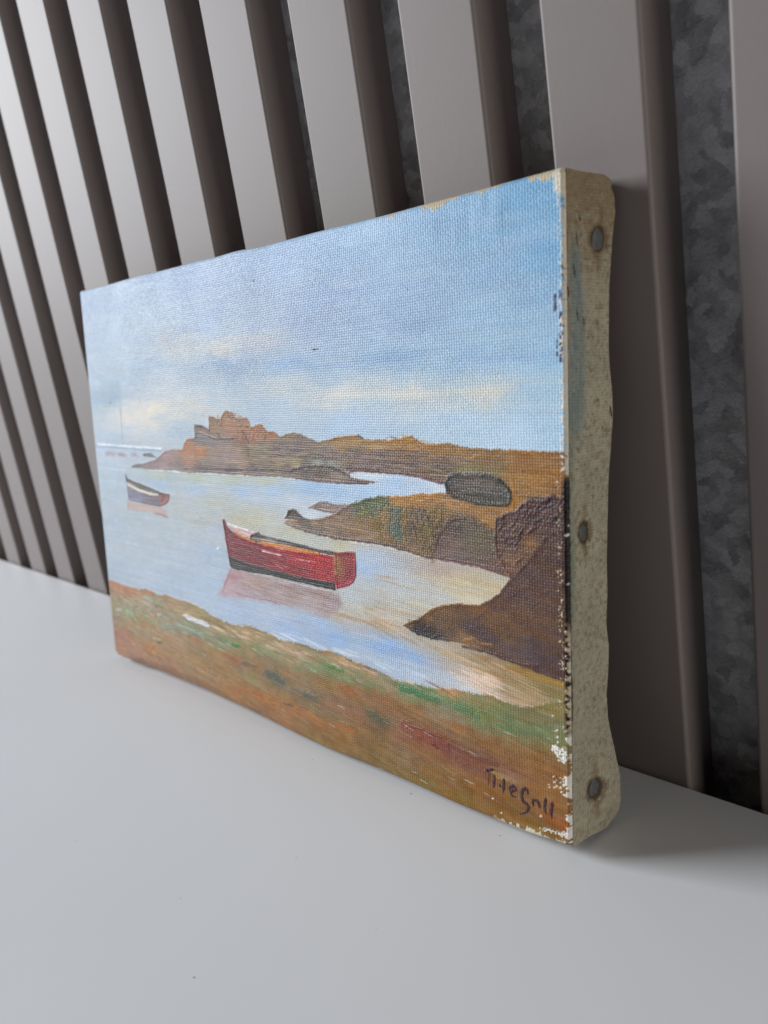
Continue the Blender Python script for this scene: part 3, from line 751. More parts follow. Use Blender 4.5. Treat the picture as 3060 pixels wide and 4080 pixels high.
# --- lower bank
BANK = np.concatenate([pts('Z5', [(-40, 60), (60, 90), (150, 130), (250, 155), (350, 185), (420, 180), (500, 205), (560, 245), (640, 245), (750, 290), (880, 320), (1000, 370), (1080, 410), (1140, 460),
                                  (1250, 520), (1350, 560), (1450, 578), (1640, 598)]),
                       pts('Z6', [(130, 185), (240, 210), (330, 250), (430, 300), (560, 330), (650, 350), (730, 390), (830, 392), (900, 425), (1030, 475), (1140, 520), (1300, 590), (1400, 635), (1560, 670), (1659, 695)]),
                       pts('Z7', [(350, 1085), (430, 1110), (520, 1105), (700, 1130), (830, 1165), (900, 1155), (1050, 1220), (1230, 1270), (1680, 1180)]), np.array([(WM + 6, -6), (-6, -6)])])
BANKC = cs('Z5', [(80, 140, 172, 122, 88), (220, 210, 168, 114, 84), (400, 215, 162, 122, 88), (120, 330, 136, 124, 94), (250, 440, 138, 146, 108), (100, 560, 140, 122, 94), (150, 680, 160, 106, 84), (200, 800, 156, 110, 90), (350, 650, 146, 132, 100), (400, 560, 156, 128, 86), (500, 830, 166, 112, 60), (600, 440, 156, 138, 116), (450, 330, 166, 140, 120),
                  (700, 720, 162, 126, 90), (800, 380, 166, 138, 106), (1000, 460, 152, 134, 92), (900, 620, 138, 142, 118), (1050, 690, 124, 138, 108), (650, 590, 142, 140, 118), (1300, 760, 118, 134, 98), (1200, 600, 158, 136, 98), (1500, 660, 168, 142, 106), (1000, 740, 156, 112, 82), (1200, 900, 150, 118, 74), (1600, 1000, 146, 112, 72), (1400, 960, 150, 100, 70), (1000, 1000, 152, 118, 72), (800, 900, 154, 122, 84), (600, 960, 150, 112, 82), (1000, 1250, 140, 104, 80), (700, 1050, 142, 104, 82), (350, 950, 146, 108, 92), (1400, 1150, 146, 118, 74), (1500, 1350, 148, 104, 66)],
           'Z6', [(300, 400, 128, 136, 100), (150, 250, 160, 136, 100), (600, 430, 184, 152, 122), (450, 380, 168, 146, 112), (850, 540, 100, 136, 92), (700, 520, 130, 136, 98), (1000, 610, 122, 136, 98), (950, 480, 184, 148, 116), (1250, 590, 176, 148, 118), (1500, 700, 92, 128, 92), (1330, 700, 156, 138, 114), (500, 590, 150, 114, 72), (150, 480, 152, 110, 76), (800, 650, 136, 108, 66), (400, 620, 96, 98, 80), (1250, 950, 96, 94, 70), (700, 770, 118, 100, 78), (1000, 710, 152, 96, 58), (1300, 800, 148, 98, 56), (1550, 860, 144, 98, 58), (900, 850, 148, 102, 76),
                  (1100, 900, 144, 104, 78), (300, 780, 160, 106, 58), (100, 700, 156, 106, 60), (1000, 1080, 142, 104, 58), (550, 880, 158, 102, 56), (750, 980, 150, 102, 56), (500, 960, 144, 104, 72), (300, 900, 138, 104, 76), (1450, 1080, 132, 96, 74), (1600, 1080, 150, 82, 58), (1300, 1150, 134, 102, 62), (200, 620, 140, 128, 84), (850, 950, 130, 108, 78), (1200, 1250, 124, 100, 58), (700, 1080, 132, 106, 62)],
           'Z7', [(450, 1170, 112, 128, 84), (250, 1110, 108, 132, 92), (600, 1140, 196, 156, 120), (700, 1250, 110, 132, 94), (1000, 1290, 122, 126, 82), (1400, 1260, 130, 124, 86), (1250, 1220, 136, 120, 78), (100, 1320, 140, 98, 60), (500, 1340, 148, 128, 104), (850, 1400, 120, 128, 88)],
           'Z8', [(300, 400, 112, 124, 86), (620, 500, 112, 126, 86), (800, 560, 116, 126, 88), (1000, 640, 118, 126, 88), (430, 520, 150, 130, 106), (500, 590, 148, 102, 60), (250, 640, 130, 78, 60), (380, 690, 130, 76, 64), (700, 680, 142, 100, 62), (950, 760, 142, 102, 60), (1050, 850, 150, 104, 66), (500, 790, 130, 84, 68), (600, 760, 128, 84, 66), (200, 780, 134, 108, 76), (100, 850, 128, 104, 62), (350, 860, 142, 106, 62), (750, 840, 142, 96, 70), (650, 980, 142, 98, 56), (800, 1100, 136, 98, 54), (500, 1000, 128, 102, 56), (1100, 1180, 152, 94, 56), (1000, 1000, 146, 102, 62), (1000, 1200, 128, 100, 52), (300, 930, 128, 106, 60)])
WIDE.append(BANKC)
paint(BANK, BANKC, soft=.3, wob=.5, wf=.8, streak=9, mott=11, slope=-.10, seed=75, lift=.06, sfreq=(.06, 1.3))
SL = -.12
strokes(BANK, 420, [(152, 112, 72), (140, 100, 62), (128, 124, 84), (164, 124, 84), (146, 96, 66), (136, 108, 66)], L=(4, 14), w=(.2, .7), slope=SL, ds=.07, alpha=(.15, .5), seed=76, lift=.05)
gstrip = np.concatenate([pts('Z5', [(80, 280), (500, 280), (1000, 560), (1500, 720)]), pts('Z6', [(600, 450), (1500, 660)]), pts('Z8', [(500, 440), (1100, 640), (1100, 700), (600, 560)]), pts('Z6', [(1300, 760), (700, 580), (0, 420)]), pts('Z5', [(900, 680), (80, 480)])])
strokes(gstrip, 150, [(118, 140, 104), (98, 132, 92), (146, 152, 124), (132, 138, 98), (168, 168, 148)], L=(3, 11), w=(.2, .7), slope=SL, ds=.06, alpha=(.25, .6), seed=77, lift=.08)
pstrip = np.concatenate([pts('Z5', [(700, 330), (1200, 600), (1659, 660)]), pts('Z6', [(500, 350), (1000, 500), (1659, 700), (1500, 690), (900, 520), (300, 360)]), pts('Z5', [(1200, 680), (700, 420)])])
strokes(pstrip, 80, [(206, 170, 138), (188, 160, 124), (222, 196, 172), (170, 138, 96)], L=(3, 10), w=(.15, .45), slope=SL, ds=.05, alpha=(.35, .75), seed=78, lift=.08)
strokes(pts('Z6', [(0, 680), (400, 760), (900, 960), (1100, 1080), (900, 1050), (400, 860), (0, 740)]), 40, [(172, 108, 52), (160, 100, 50)], L=(5, 13), w=(.3, .7), slope=SL, ds=.05, alpha=(.25, .6), seed=79, lift=.05)
strokes(pts('Z5', [(60, 250), (600, 300), (700, 480), (500, 560), (60, 480)]), 60, [(128, 158, 128), (178, 172, 158), (150, 108, 92), (108, 132, 104), (176, 140, 120), (148, 156, 104)], L=(1.5, 5), w=(.3, .8), slope=-.05, ds=.3, alpha=(.35, .75), seed=80, lift=.12)
strokes(pts('Z5', [(60, 560), (600, 600), (600, 900), (100, 860)]), 40, [(162, 112, 88), (148, 136, 106), (170, 118, 92), (140, 102, 88)], L=(3, 7), w=(.5, 1.2), slope=-.05, ds=.3, alpha=(.2, .5), seed=81, lift=.06)
for z, ps, w_, c in (('Z5', [(1380, 790), (1430, 800), (1460, 812)], .7, (62, 128, 76)), ('Z6', [(40, 340), (90, 352)], .5, (58, 122, 70)), ('Z6', [(830, 515), (880, 535), (950, 565)], .7, (62, 118, 58)),
                     ('Z6', [(1430, 690), (1530, 720), (1650, 780)], 1.0, (70, 122, 84)), ('Z7', [(180, 1120), (350, 1165), (480, 1215)], .9, (78, 122, 78)), ('Z7', [(640, 1260), (760, 1300), (830, 1345)], .8, (76, 124, 88)),
                     ('Z6', [(320, 570), (380, 600), (450, 640)], 1.3, (72, 84, 76)), ('Z6', [(640, 745), (730, 790)], 1.2, (88, 92, 82)), ('Z6', [(1160, 905), (1250, 950), (1320, 985)], 1.4, (78, 86, 66)),
                     ('Z5', [(1490, 985), (1570, 1010), (1640, 1030)], .9, (96, 84, 82)), ('Z6', [(470, 815), (545, 840)], .5, (84, 78, 66)), ('Z5', [(640, 590), (800, 610), (980, 670)], .9, (124, 138, 122)),
                     ('Z5', [(1040, 490), (1180, 540), (1300, 610)], .5, (104, 98, 62)), ('Z6', [(560, 330), (650, 352), (720, 388)], .4, (96, 100, 78)), ('Z6', [(850, 400), (950, 440), (1020, 475)], .4, (98, 98, 70)),
                     ('Z6', [(1140, 525), (1230, 560), (1310, 595)], .35, (110, 104, 78)), ('Z8', [(170, 590), (280, 640), (400, 690)], 2.2, (132, 72, 62)), ('Z8', [(180, 590), (260, 600), (380, 650)], .4, (98, 54, 58)), ('Z8', [(400, 740), (520, 790), (650, 850)], 1.6, (126, 82, 72)),
                     ('Z8', [(430, 690), (560, 760), (720, 810)], .7, (110, 70, 66)), ('Z8', [(340, 695), (360, 712)], .5, (70, 40, 28)), ('Z8', [(715, 885), (800, 905)], .45, (168, 146, 86)), ('Z8', [(400, 820), (470, 870)], .4, (160, 132, 64)),
                     ('Z5', [(475, 870), (490, 825), (520, 800)], .6, (166, 98, 42)), ('Z5', [(560, 765), (590, 772)], .5, (58, 66, 44)), ('Z5', [(520, 725), (600, 745)], .5, (168, 168, 96)), ('Z5', [(540, 470), (542, 490)], .4, (56, 48, 40)), ('Z5', [(542, 370), (545, 390)], .4, (60, 48, 46)),
                     ('Z5', [(430, 480), (465, 500)], .6, (98, 160, 126)), ('Z5', [(400, 275), (470, 310), (500, 330)], .8, (150, 168, 146)), ('Z5', [(110, 420), (160, 435)], .6, (188, 190, 178)), ('Z5', [(230, 430), (280, 465)], .7, (138, 170, 138))):
    line(pts(z, ps), w_, c, .6, int(w_ * 100) + len(ps), .5, .08)
paint(pts('Z5', [(835, 470), (880, 460), (920, 490), (1000, 520), (1090, 545), (1140, 590), (1120, 610), (1000, 565), (900, 525)]), (206, 208, 214), soft=.35, wob=.4, seed=83, lift=.14, streak=4, mott=2)
strokes(BANK, 60, [(206, 188, 160), (190, 196, 176)], L=(2, 7), w=(.08, .16), slope=SL, ds=.04, alpha=(.5, .9), seed=84, lift=.08)
strokes(BANK, 60, [(92, 72, 52), (84, 80, 58)], L=(2, 6), w=(.08, .2), slope=SL, ds=.08, alpha=(.3, .7), seed=85, lift=.02)
strokes(pts('Z8', [(700, 830), (850, 860), (850, 900), (700, 900)]), 10, [(166, 150, 96), (150, 112, 90)], L=(4, 9), w=(.3, .6), slope=-.05, ds=.04, alpha=(.4, .7), seed=86)

strokes(pts('Z3', [(400, 700), (640, 720), (600, 980), (460, 960)]), 34, [(92, 76, 66), (118, 98, 60), (84, 72, 58), (134, 106, 70)], L=(2, 5), w=(.25, .6), slope=-2.2, ds=.8, alpha=(.4, .8), seed=120, lift=.10)
strokes(pts('Z3', [(1080, 760), (1280, 640), (1500, 600), (1560, 760), (1300, 900), (1080, 1000)]), 60, [(66, 48, 48), (112, 86, 80), (84, 62, 60)], L=(2, 5), w=(.25, .6), slope=.9, ds=.5, alpha=(.35, .8), seed=121, lift=.16)
strokes(pts('Z3', [(0, 240), (600, 260), (900, 330), (640, 430), (0, 390)]), 50, [(92, 76, 74), (122, 100, 92), (84, 70, 66), (150, 122, 96)], L=(4, 11), w=(.2, .5), slope=-.05, ds=.06, alpha=(.35, .75), seed=122, lift=.08)
strokes(pts('Z2', [(420, 680), (700, 570), (1100, 660), (1300, 780), (900, 760), (500, 760)]), 40, [(98, 82, 82), (86, 72, 72), (130, 108, 96)], L=(4, 10), w=(.25, .5), slope=-.04, ds=.08, alpha=(.35, .75), seed=123, lift=.08)
# --- reflections and boats
paint(pts('Z1', [(350, 1235), (480, 1260), (700, 1300), (770, 1340), (785, 1412), (700, 1390), (640, 1365), (350, 1330)]), (182, 152, 140), soft=.6, wob=.4, streak=10, seed=90, alpha=.8)
line(pts('Z1', [(640, 1370), (720, 1390), (780, 1415)]), .4, (146, 104, 96), .7, 3, .4)
line(pts('Z1', [(355, 1235), (353, 1330)]), .4, (140, 122, 118), .7, 3, .4)
paint(pts('Z1', [(322, 935), (335, 945), (352, 985), (420, 1015), (520, 1055), (620, 1095), (720, 1140), (803, 1155), (795, 1230), (770, 1265), (700, 1295), (600, 1280), (480, 1250), (360, 1225), (345, 1090), (330, 1000)]),
      cs('Z1', [(400, 1170, 112, 108, 132), (480, 1200, 118, 112, 136), (600, 1200, 98, 88, 98), (650, 1260, 92, 84, 92), (550, 1240, 102, 92, 106), (750, 1210, 126, 78, 72)]), soft=.16, wob=.16, streak=9, seed=91, lift=.08)
paint(pts('Z1', [(322, 935), (352, 985), (420, 1015), (520, 1055), (720, 1140), (760, 1160), (680, 1162), (560, 1128), (450, 1085), (345, 1022)]), (80, 73, 70), soft=.15, wob=.16, seed=92, lift=.06)
paint(pts('Z1', [(342, 1028), (450, 1088), (560, 1132), (690, 1165), (690, 1182), (600, 1176), (480, 1138), (352, 1072)]), (208, 196, 180), soft=.15, wob=.2, seed=93, lift=.1)
paint(pts('Z1', [(715, 1165), (800, 1155), (792, 1232), (765, 1268), (700, 1292)]), (132, 78, 72), soft=.3, wob=.2, seed=94, streak=12, alpha=.85, lift=.05)

paint(pts('Z4', [(270, 630), (400, 660), (600, 695), (900, 770), (1150, 820), (1280, 880), (1305, 960), (1250, 1040), (1150, 1080), (900, 1000), (600, 930), (400, 905), (150, 890), (210, 760)]),
      cs('Z4', [(280, 680, 172, 132, 136), (240, 800, 182, 156, 160), (500, 740, 168, 142, 138), (800, 830, 160, 138, 134), (1100, 860, 160, 138, 132), (1200, 960, 164, 142, 142), (700, 900, 172, 152, 152), (1000, 1000, 172, 156, 156), (450, 860, 176, 158, 158)]),
      soft=1.3, wob=.8, streak=11, slope=-.04, seed=95, alpha=.95, sfreq=(.06, 2.2))
strokes(pts('Z4', [(220, 700), (600, 720), (1250, 880), (1260, 1050), (900, 990), (200, 880)]), 50, [(152, 122, 118), (196, 184, 180), (140, 110, 108), (186, 166, 164)], L=(4, 12), w=(.15, .45), slope=-.04, ds=.03, alpha=(.3, .65), seed=96, lift=.03)
line(pts('Z4', [(268, 635), (230, 740), (190, 850)]), .5, (158, 98, 106), .6, 4, .5)
line(pts('Z4', [(400, 885), (550, 915), (700, 945)]), .35, (168, 124, 128), .6, 4, .5)
RED = pts('Z4', [(188, 165), (205, 158), (220, 190), (222, 215), (260, 260), (340, 320), (440, 362), (560, 398), (700, 430), (850, 458), (1000, 478), (1120, 490), (1242, 510), (1250, 820), (1100, 790), (700, 690), (260, 600), (243, 510), (225, 400), (205, 280)])
paint(RED, cs('Z4', [(205, 190, 107, 33, 47), (260, 350, 114, 33, 49), (300, 470, 112, 38, 51), (450, 450, 124, 33, 47), (500, 540, 121, 36, 51), (700, 480, 139, 34, 49), (700, 580, 116, 31, 43), (900, 520, 163, 38, 47), (900, 640, 133, 33, 45), (1100, 550, 176, 44, 45), (1180, 600, 165, 36, 45), (1100, 680, 156, 33, 47), (1200, 700, 154, 31, 45)]), soft=.15, wob=.16, streak=8, mott=7, slope=-.1, seed=97, lift=.09, sfreq=(.12, 2.0))
strokes(pts('Z4', [(230, 320), (440, 400), (1230, 530), (1230, 720), (700, 630), (250, 500)]), 46, [(182, 52, 56), (104, 26, 40), (156, 36, 48), (88, 36, 42)], L=(4, 11), w=(.2, .5), slope=-.1, ds=.04, alpha=(.25, .6), seed=98, lift=.07)
strokes(pts('Z4', [(250, 520), (1230, 745), (1230, 700), (250, 480)]), 16, [(196, 120, 122), (140, 60, 66)], L=(2, 6), w=(.12, .3), slope=-.12, ds=.03, alpha=(.3, .6), seed=99, lift=.06)
line(pts('Z4', [(560, 462), (650, 485), (740, 503)]), .22, (236, 214, 212), .95, 5, .4, .12)
line(pts('Z4', [(880, 540), (960, 555), (1060, 572)]), .2, (230, 180, 176), .7, 5, .6, .1)
line(pts('Z4', [(700, 455), (790, 468)]), .25, (214, 130, 128), .6, 5, .5, .1)
paint(pts('Z4', [(243, 505), (330, 545), (500, 598), (700, 648), (900, 700), (1100, 740), (1240, 748), (1252, 832), (1100, 800), (900, 755), (700, 705), (500, 670), (330, 638), (268, 615)]), (54, 48, 48), soft=.25, wob=.25, streak=9, slope=-.1, seed=100, lift=.07)
paint(pts('Z4', [(238, 205), (330, 243), (440, 272), (492, 290), (440, 332), (350, 292), (260, 242)]), (206, 170, 168), soft=.2, wob=.2, seed=101, lift=.1)
line(pts('Z4', [(240, 205), (330, 240), (430, 270)]), .25, (236, 232, 230), .9, 6, .5, .12)
paint(pts('Z4', [(268, 252), (350, 302), (440, 342), (560, 372), (750, 402), (950, 442), (1100, 472), (1100, 496), (950, 474), (750, 438), (560, 400), (430, 364), (330, 318)]), (204, 122, 48), soft=.2, wob=.25, streak=12, slope=-.12, seed=102, lift=.1)
paint(pts('Z4', [(438, 350), (450, 310), (495, 288), (520, 278), (548, 305), (700, 342), (900, 392), (1100, 442), (1245, 462), (1245, 498), (1180, 492), (1100, 474), (950, 440), (750, 398), (560, 370), (520, 382)]), cs('Z4', [(480, 320, 78, 68, 64), (560, 350, 118, 104, 98), (620, 370, 128, 112, 104), (560, 315, 62, 56, 54), (800, 375, 64, 58, 56), (1000, 430, 70, 60, 58), (1200, 480, 84, 66, 64)]), soft=.16, wob=.2, streak=10, slope=-.12, seed=103, lift=.1)
line(pts('Z4', [(470, 340), (560, 355), (680, 378), (800, 398)]), .25, (152, 140, 132), .7, 7, .6, .06)
paint(pts('Z4', [(1240, 468), (1300, 472), (1350, 462), (1405, 466), (1440, 474), (1450, 600), (1446, 690), (1424, 758), (1390, 784), (1262, 822), (1244, 740)]),
      cs('Z4', [(1260, 560, 150, 102, 62), (1290, 640, 138, 92, 58), (1260, 700, 146, 72, 58), (1320, 500, 136, 66, 62), (1400, 540, 138, 58, 62), (1380, 680, 132, 44, 56), (1300, 780, 158, 44, 60), (1420, 620, 130, 54, 62)]), soft=.18, wob=.2, streak=6, mott=9, seed=104, lift=.08)
line(pts('Z4', [(1248, 530), (1244, 600), (1256, 680)]), .35, (190, 164, 112), .6, 8, .6, .05)
line(pts('Z4', [(490, 682), (560, 690)], 'Z4', [(860, 770), (1000, 800), (1120, 825), (1230, 835)]), .28, (206, 200, 196), .6, 9, .7, .08)
line(pts('Z4', [(140, 445), (160, 440)]), .5, (226, 230, 238), .9, 9, .3, .1)

# --- age: specks, ink marks, cracks, chipped ground along the right-hand and bottom edges
for z, x, y, s in (('ZA', 1180, 860, .55), ('ZA', 1570, 1312, .5), ('ZA', 835, 1430, .5), ('ZA', 232, 1668, .7), ('ZA', 375, 1610, .4), ('ZB', 350, 960, .3), ('ZB', 540, 702, .3), ('Z5', 545, 375, .4), ('Z8', 355, 712, .35), ('Z3', 1250, 405, .4), ('Z3', 1545, 305, .45)):
    q = pts(z, [(x, y)])[0]
    line(np.array([q, q + [.25, -.1]]), s * .55, (74, 58, 48), .8, 4, .3, .05)
line(pts('ZA', [(1560, 1312), (1600, 1312)]), .16, (40, 34, 32), .9, 4, .3)
INK = (50, 44, 66)
for ps in ([(220, 1065), (228, 1120), (222, 1185)], [(150, 1395), (152, 1470), (148, 1545)], [(203, 1360), (204, 1430)], [(208, 1570), (206, 1690)], [(245, 1640), (238, 1700), (234, 1770)], [(200, 1780), (208, 1870)], [(205, 1870), (212, 1950), (206, 2040)], [(172, 1840), (170, 1910)], [(172, 1960), (171, 1985)], [(245, 1330), (246, 1440)]):
    line(pts('E1', ps), .36, INK, .95, 3 + len(ps), .45, .02)

edge_d = WM - gx                               # mm from the right edge
py_of = 669 + (HM - gy) / HM * (3383 - 669)    # rough photo row along the right edge
nzv = fbm(gy * 0.55, gx * 0.0 + 3, 301, 3)
nz2 = fbm(gx * 1.6, gy * 1.6, 305, 3)
nz3 = vn(gx * 2.6, gy * 2.6, 309)


def over(mask, c, h=0.0):
    global RGB
    mask = mask.astype(np.float32)
    RGB = RGB * (1 - mask[..., None]) + np.array(c, np.float32) * mask[..., None]
    if h:
        HGT[...] += mask * h


upper = sstep(1830, 1790, py_of)
brown = sstep(1800, 1840, py_of) * sstep(2900, 2840, py_of)
low = sstep(2860, 2900, py_of)
over(upper * sstep(.62, .50, edge_d - (nz2 - .5) * 1.6), (206, 198, 182), .05)                # bare primed edge beside the sky
over(upper * sstep(1.6, 1.2, edge_d) * sstep(.60, .66, nz3) * sstep(.3, .5, nzv), (214, 208, 196), .06)
over(brown * sstep(1.5, .35, edge_d + (nz2 - .5) * 1.2), (44, 32, 26))
over(brown * sstep(.55, .35, edge_d - (nz2 - .52) * 2.2) * sstep(2350, 2500, py_of), (196, 178, 152), .05)
over(brown * sstep(3.0, 2.4, edge_d) * sstep(.80, .84, nz3) * sstep(1.0, 1.4, edge_d), (214, 196, 168), .06)
wl = low * sstep(0, .12, .55 + (nzv - .5) * 3.4 + (nz2 - .5) * 2.6 - edge_d)
over(wl, (226, 220, 210), .07)
for z, poly in (('E3', [(100, 1170), (140, 1150), (180, 1190), (230, 1180), (250, 1300), (190, 1250), (160, 1250)]), ('E3', [(230, 1815), (265, 1785), (300, 1830), (270, 1870)]), ('S', [(1150, 60), (1240, 70), (1340, 170), (1390, 260), (1330, 290), (1240, 200), (1180, 130)]),
                ('S', [(1005, 1150), (1060, 1155), (1130, 1165), (1210, 1200), (1290, 1230), (1390, 1210), (1400, 1300), (1370, 1320), (1300, 1270), (1210, 1225), (1100, 1185), (1010, 1170)]), ('S', [(1295, 1325), (1380, 1345), (1375, 1360), (1300, 1340)])):
    P_ = pts(z, poly); sl = window(P_, 2)
    d = sdf(P_, gx[sl] + (nz2[sl] - .5) * 1.6, gy[sl] + (nz3[sl] - .5) * 1.1)
    a = (1 - sstep(-.08, .08, d)) * sstep(.16, .26, nz3[sl])
    RGB[sl] = RGB[sl] * (1 - a[..., None]) + np.array([232, 228, 220]) * a[..., None]
    HGT[sl] += a * .07
chips = [('S', x, y, s) for x, y, s in ((1185, 470, .35), (1225, 520, .35), (1195, 545, .5), (1225, 600, .4), (1195, 615, .35), (1130, 610, .35), (1270, 490, .25), (1275, 555, .3), (1315, 540, .3), (1320, 590, .55), (1275, 625, .5), (1290, 680, .4), (1395, 640, .55), (1350, 590, .3), (380, 730, .45), (492, 918, .35), (462, 1008, .3), (505, 1058, .3), (660, 1105, .3), (722, 1140, .4), (797, 1168, .35), (862, 1190, .35), (1015, 985, .5), (1015, 1258, .3), (1252, 255, .4), (1330, 290, .35), (1240, 12, .35), (1120, 575, .25))] + \
        [('E3', x, y, s) for x, y, s in ((120, 900, .35), (155, 1030, .35), (160, 1090, .4), (230, 152, .35), (232, 308, .35), (232, 368, .3), (262, 512, .4), (236, 478, .3), (245, 800, .3), (230, 1040, .3), (180, 1300, .35))] + \
        [('E2', 255, 1370, .45), ('E2', 240, 1455, .45), ('E2', 195, 1810, .3), ('E2', 250, 1895, .35)]
for z, x, y, s in chips:
    q = pts(z, [(x, y)])[0]
    line(np.array([q - [.1, .05], q + [.12, .08]]), s * .62, (232, 226, 214), .97, int(x) % 90, .35, .06)
# lower-right bottom edge worn to the ground
bot = sstep(.0, .12, .9 + (fbm(gx * .9, gy * 0 + 2, 311) - .5) * 3.0 + (nz2 - .5) * 1.6 - gy) * sstep(WM - 26, WM - 16, gx)
over(bot, (216, 208, 188), .05)
over(sstep(1.0, .5, gy) * sstep(WM - 1.6, WM - 1.0, gx), (36, 28, 24))
# top edge and corner: bare brownish cloth at the right
topd = HM - gy
tm = sstep(.0, .2, 1.1 + (fbm(gx * .35, gy * 0 + 7, 315) - .5) * 3.4 - topd) * sstep(WM - 60, WM - 40, gx)
over(tm, (186, 172, 146), .03)
over(sstep(2.6, 1.8, edge_d + (nz2 - .5) * 1.5) * sstep(6.0, 4.0, topd + (nz2 - .5) * 3), (206, 196, 178), .06)
over(sstep(0, .15, .35 + (nz2 - .5) * .9 - topd) * .6, (196, 196, 196))

# overall: fine grain and faint vertical thread wear
RGB += ((vn(gx * 3.2, gy * 3.2, 330) - .5) * 7 + (fbm(gx * .5, gy * 1.1, 333, 3) - .5) * 8)[..., None]
blue = np.clip(RGB[..., 2] - RGB[..., 0], 0, 90)
RGB[..., 0] += .00 * blue
RGB[..., 1] += .05 * blue
RGB[..., 2] -= .07 * blue
PAINT_GAIN = 1.16
ALB = np.clip(lin(np.clip(RGB, 6, 250)) * PAINT_GAIN - 0.022, 0.006, 0.9).astype(np.float32)
HGT = np.clip(HGT, -0.05, 0.32)

# ------------------------------------------------------------------ canvas geometry (local metres)


def rim(d, r):
    """how far the rounded edge has curved back at distance d from the outline"""
    t = np.clip(d / r, 0, 1)
    return r * (1 - np.sqrt(np.clip(1 - (1 - t) ** 2, 0, 1)))


def outline_wave(u):
    """small lengthwise unevenness of the cloth edge, metres"""
    return u


gu, gv = gx / WM, gy / HM
wav_top = (fbm(gu * 9, gu * 0 + 1, 401, 2) - .5) * 0.0010 * gv ** 6
wav_bot = (fbm(gu * 7, gu * 0 + 2, 405, 2) - .5) * 0.0015 * (1 - gv) ** 6
Xl = (gu - .5) * W
sag = -.0009 * sstep(.045, .075, gu) * sstep(1, .94, gu) * (1 - gv) ** 10     # cloth hanging a little below the bar
Zl = gv * H + wav_top + wav_bot + sag
# rounded corners in the plane of the canvas
CR = {(0, 0): .0030, (0, 1): .0008, (1, 0): .0016, (1, 1): .0012}
for (a, b), r in CR.items():
    cxp = (-.5 if a == 0 else .5) * W + (r if a == 0 else -r)
    czp = r if b == 0 else H - r
    dx = (Xl - cxp) * (-1 if a == 0 else 1); dz = (Zl - czp) * (-1 if b == 0 else 1)
    m = (dx > 0) & (dz > 0)
    dist = np.hypot(dx, dz) + 1e-12
    f = np.where(m, np.maximum(dx, dz) / dist, 1.0)
    Xl = np.where(m, cxp + (Xl - cxp) * f, Xl)
    Zl = np.where(m, czp + (Zl - czp) * f, Zl)
r_bot = 0.0012 + 0.0040 * sstep(.03, .12, gu) * (1 - sstep(.30, .62, gu))
Yl = -D + rim(gv * H, r_bot) * 1.0 + rim((1 - gv) * H, .0011) + rim(gu * W, .0011) + rim((1 - gu) * W, .0009)
Yl = np.minimum(Yl, -D + np.maximum(r_bot, .0012) * 1.05)
slack = np.sin(np.pi * gu) * np.sin(np.pi * gv)
Yl += slack * 0.0010 + (fbm(gu * 5, gv * 4, 411, 3) - .5) * 0.0010 * np.clip(slack * 3, 0, 1)
# puckers at the upper right
pk = np.exp(-((gx - (WM - 22)) / 10) ** 2 - ((gy - (HM - 6)) / 6) ** 2)
Yl -= pk * (fbm(gx * .25, gy * .1, 415, 2) - .5) * 0.0005
Yl -= HGT * 0.0016
P = np.stack([Xl, Yl, Zl], -1)
UVc = np.stack([gx, gy], -1)
canvas = obj('painted_canvas', grid_mesh('painted_canvas', P, ALB, UVc), M_PAINT, painting)

# ------------------------------------------------------------------ tacking margins


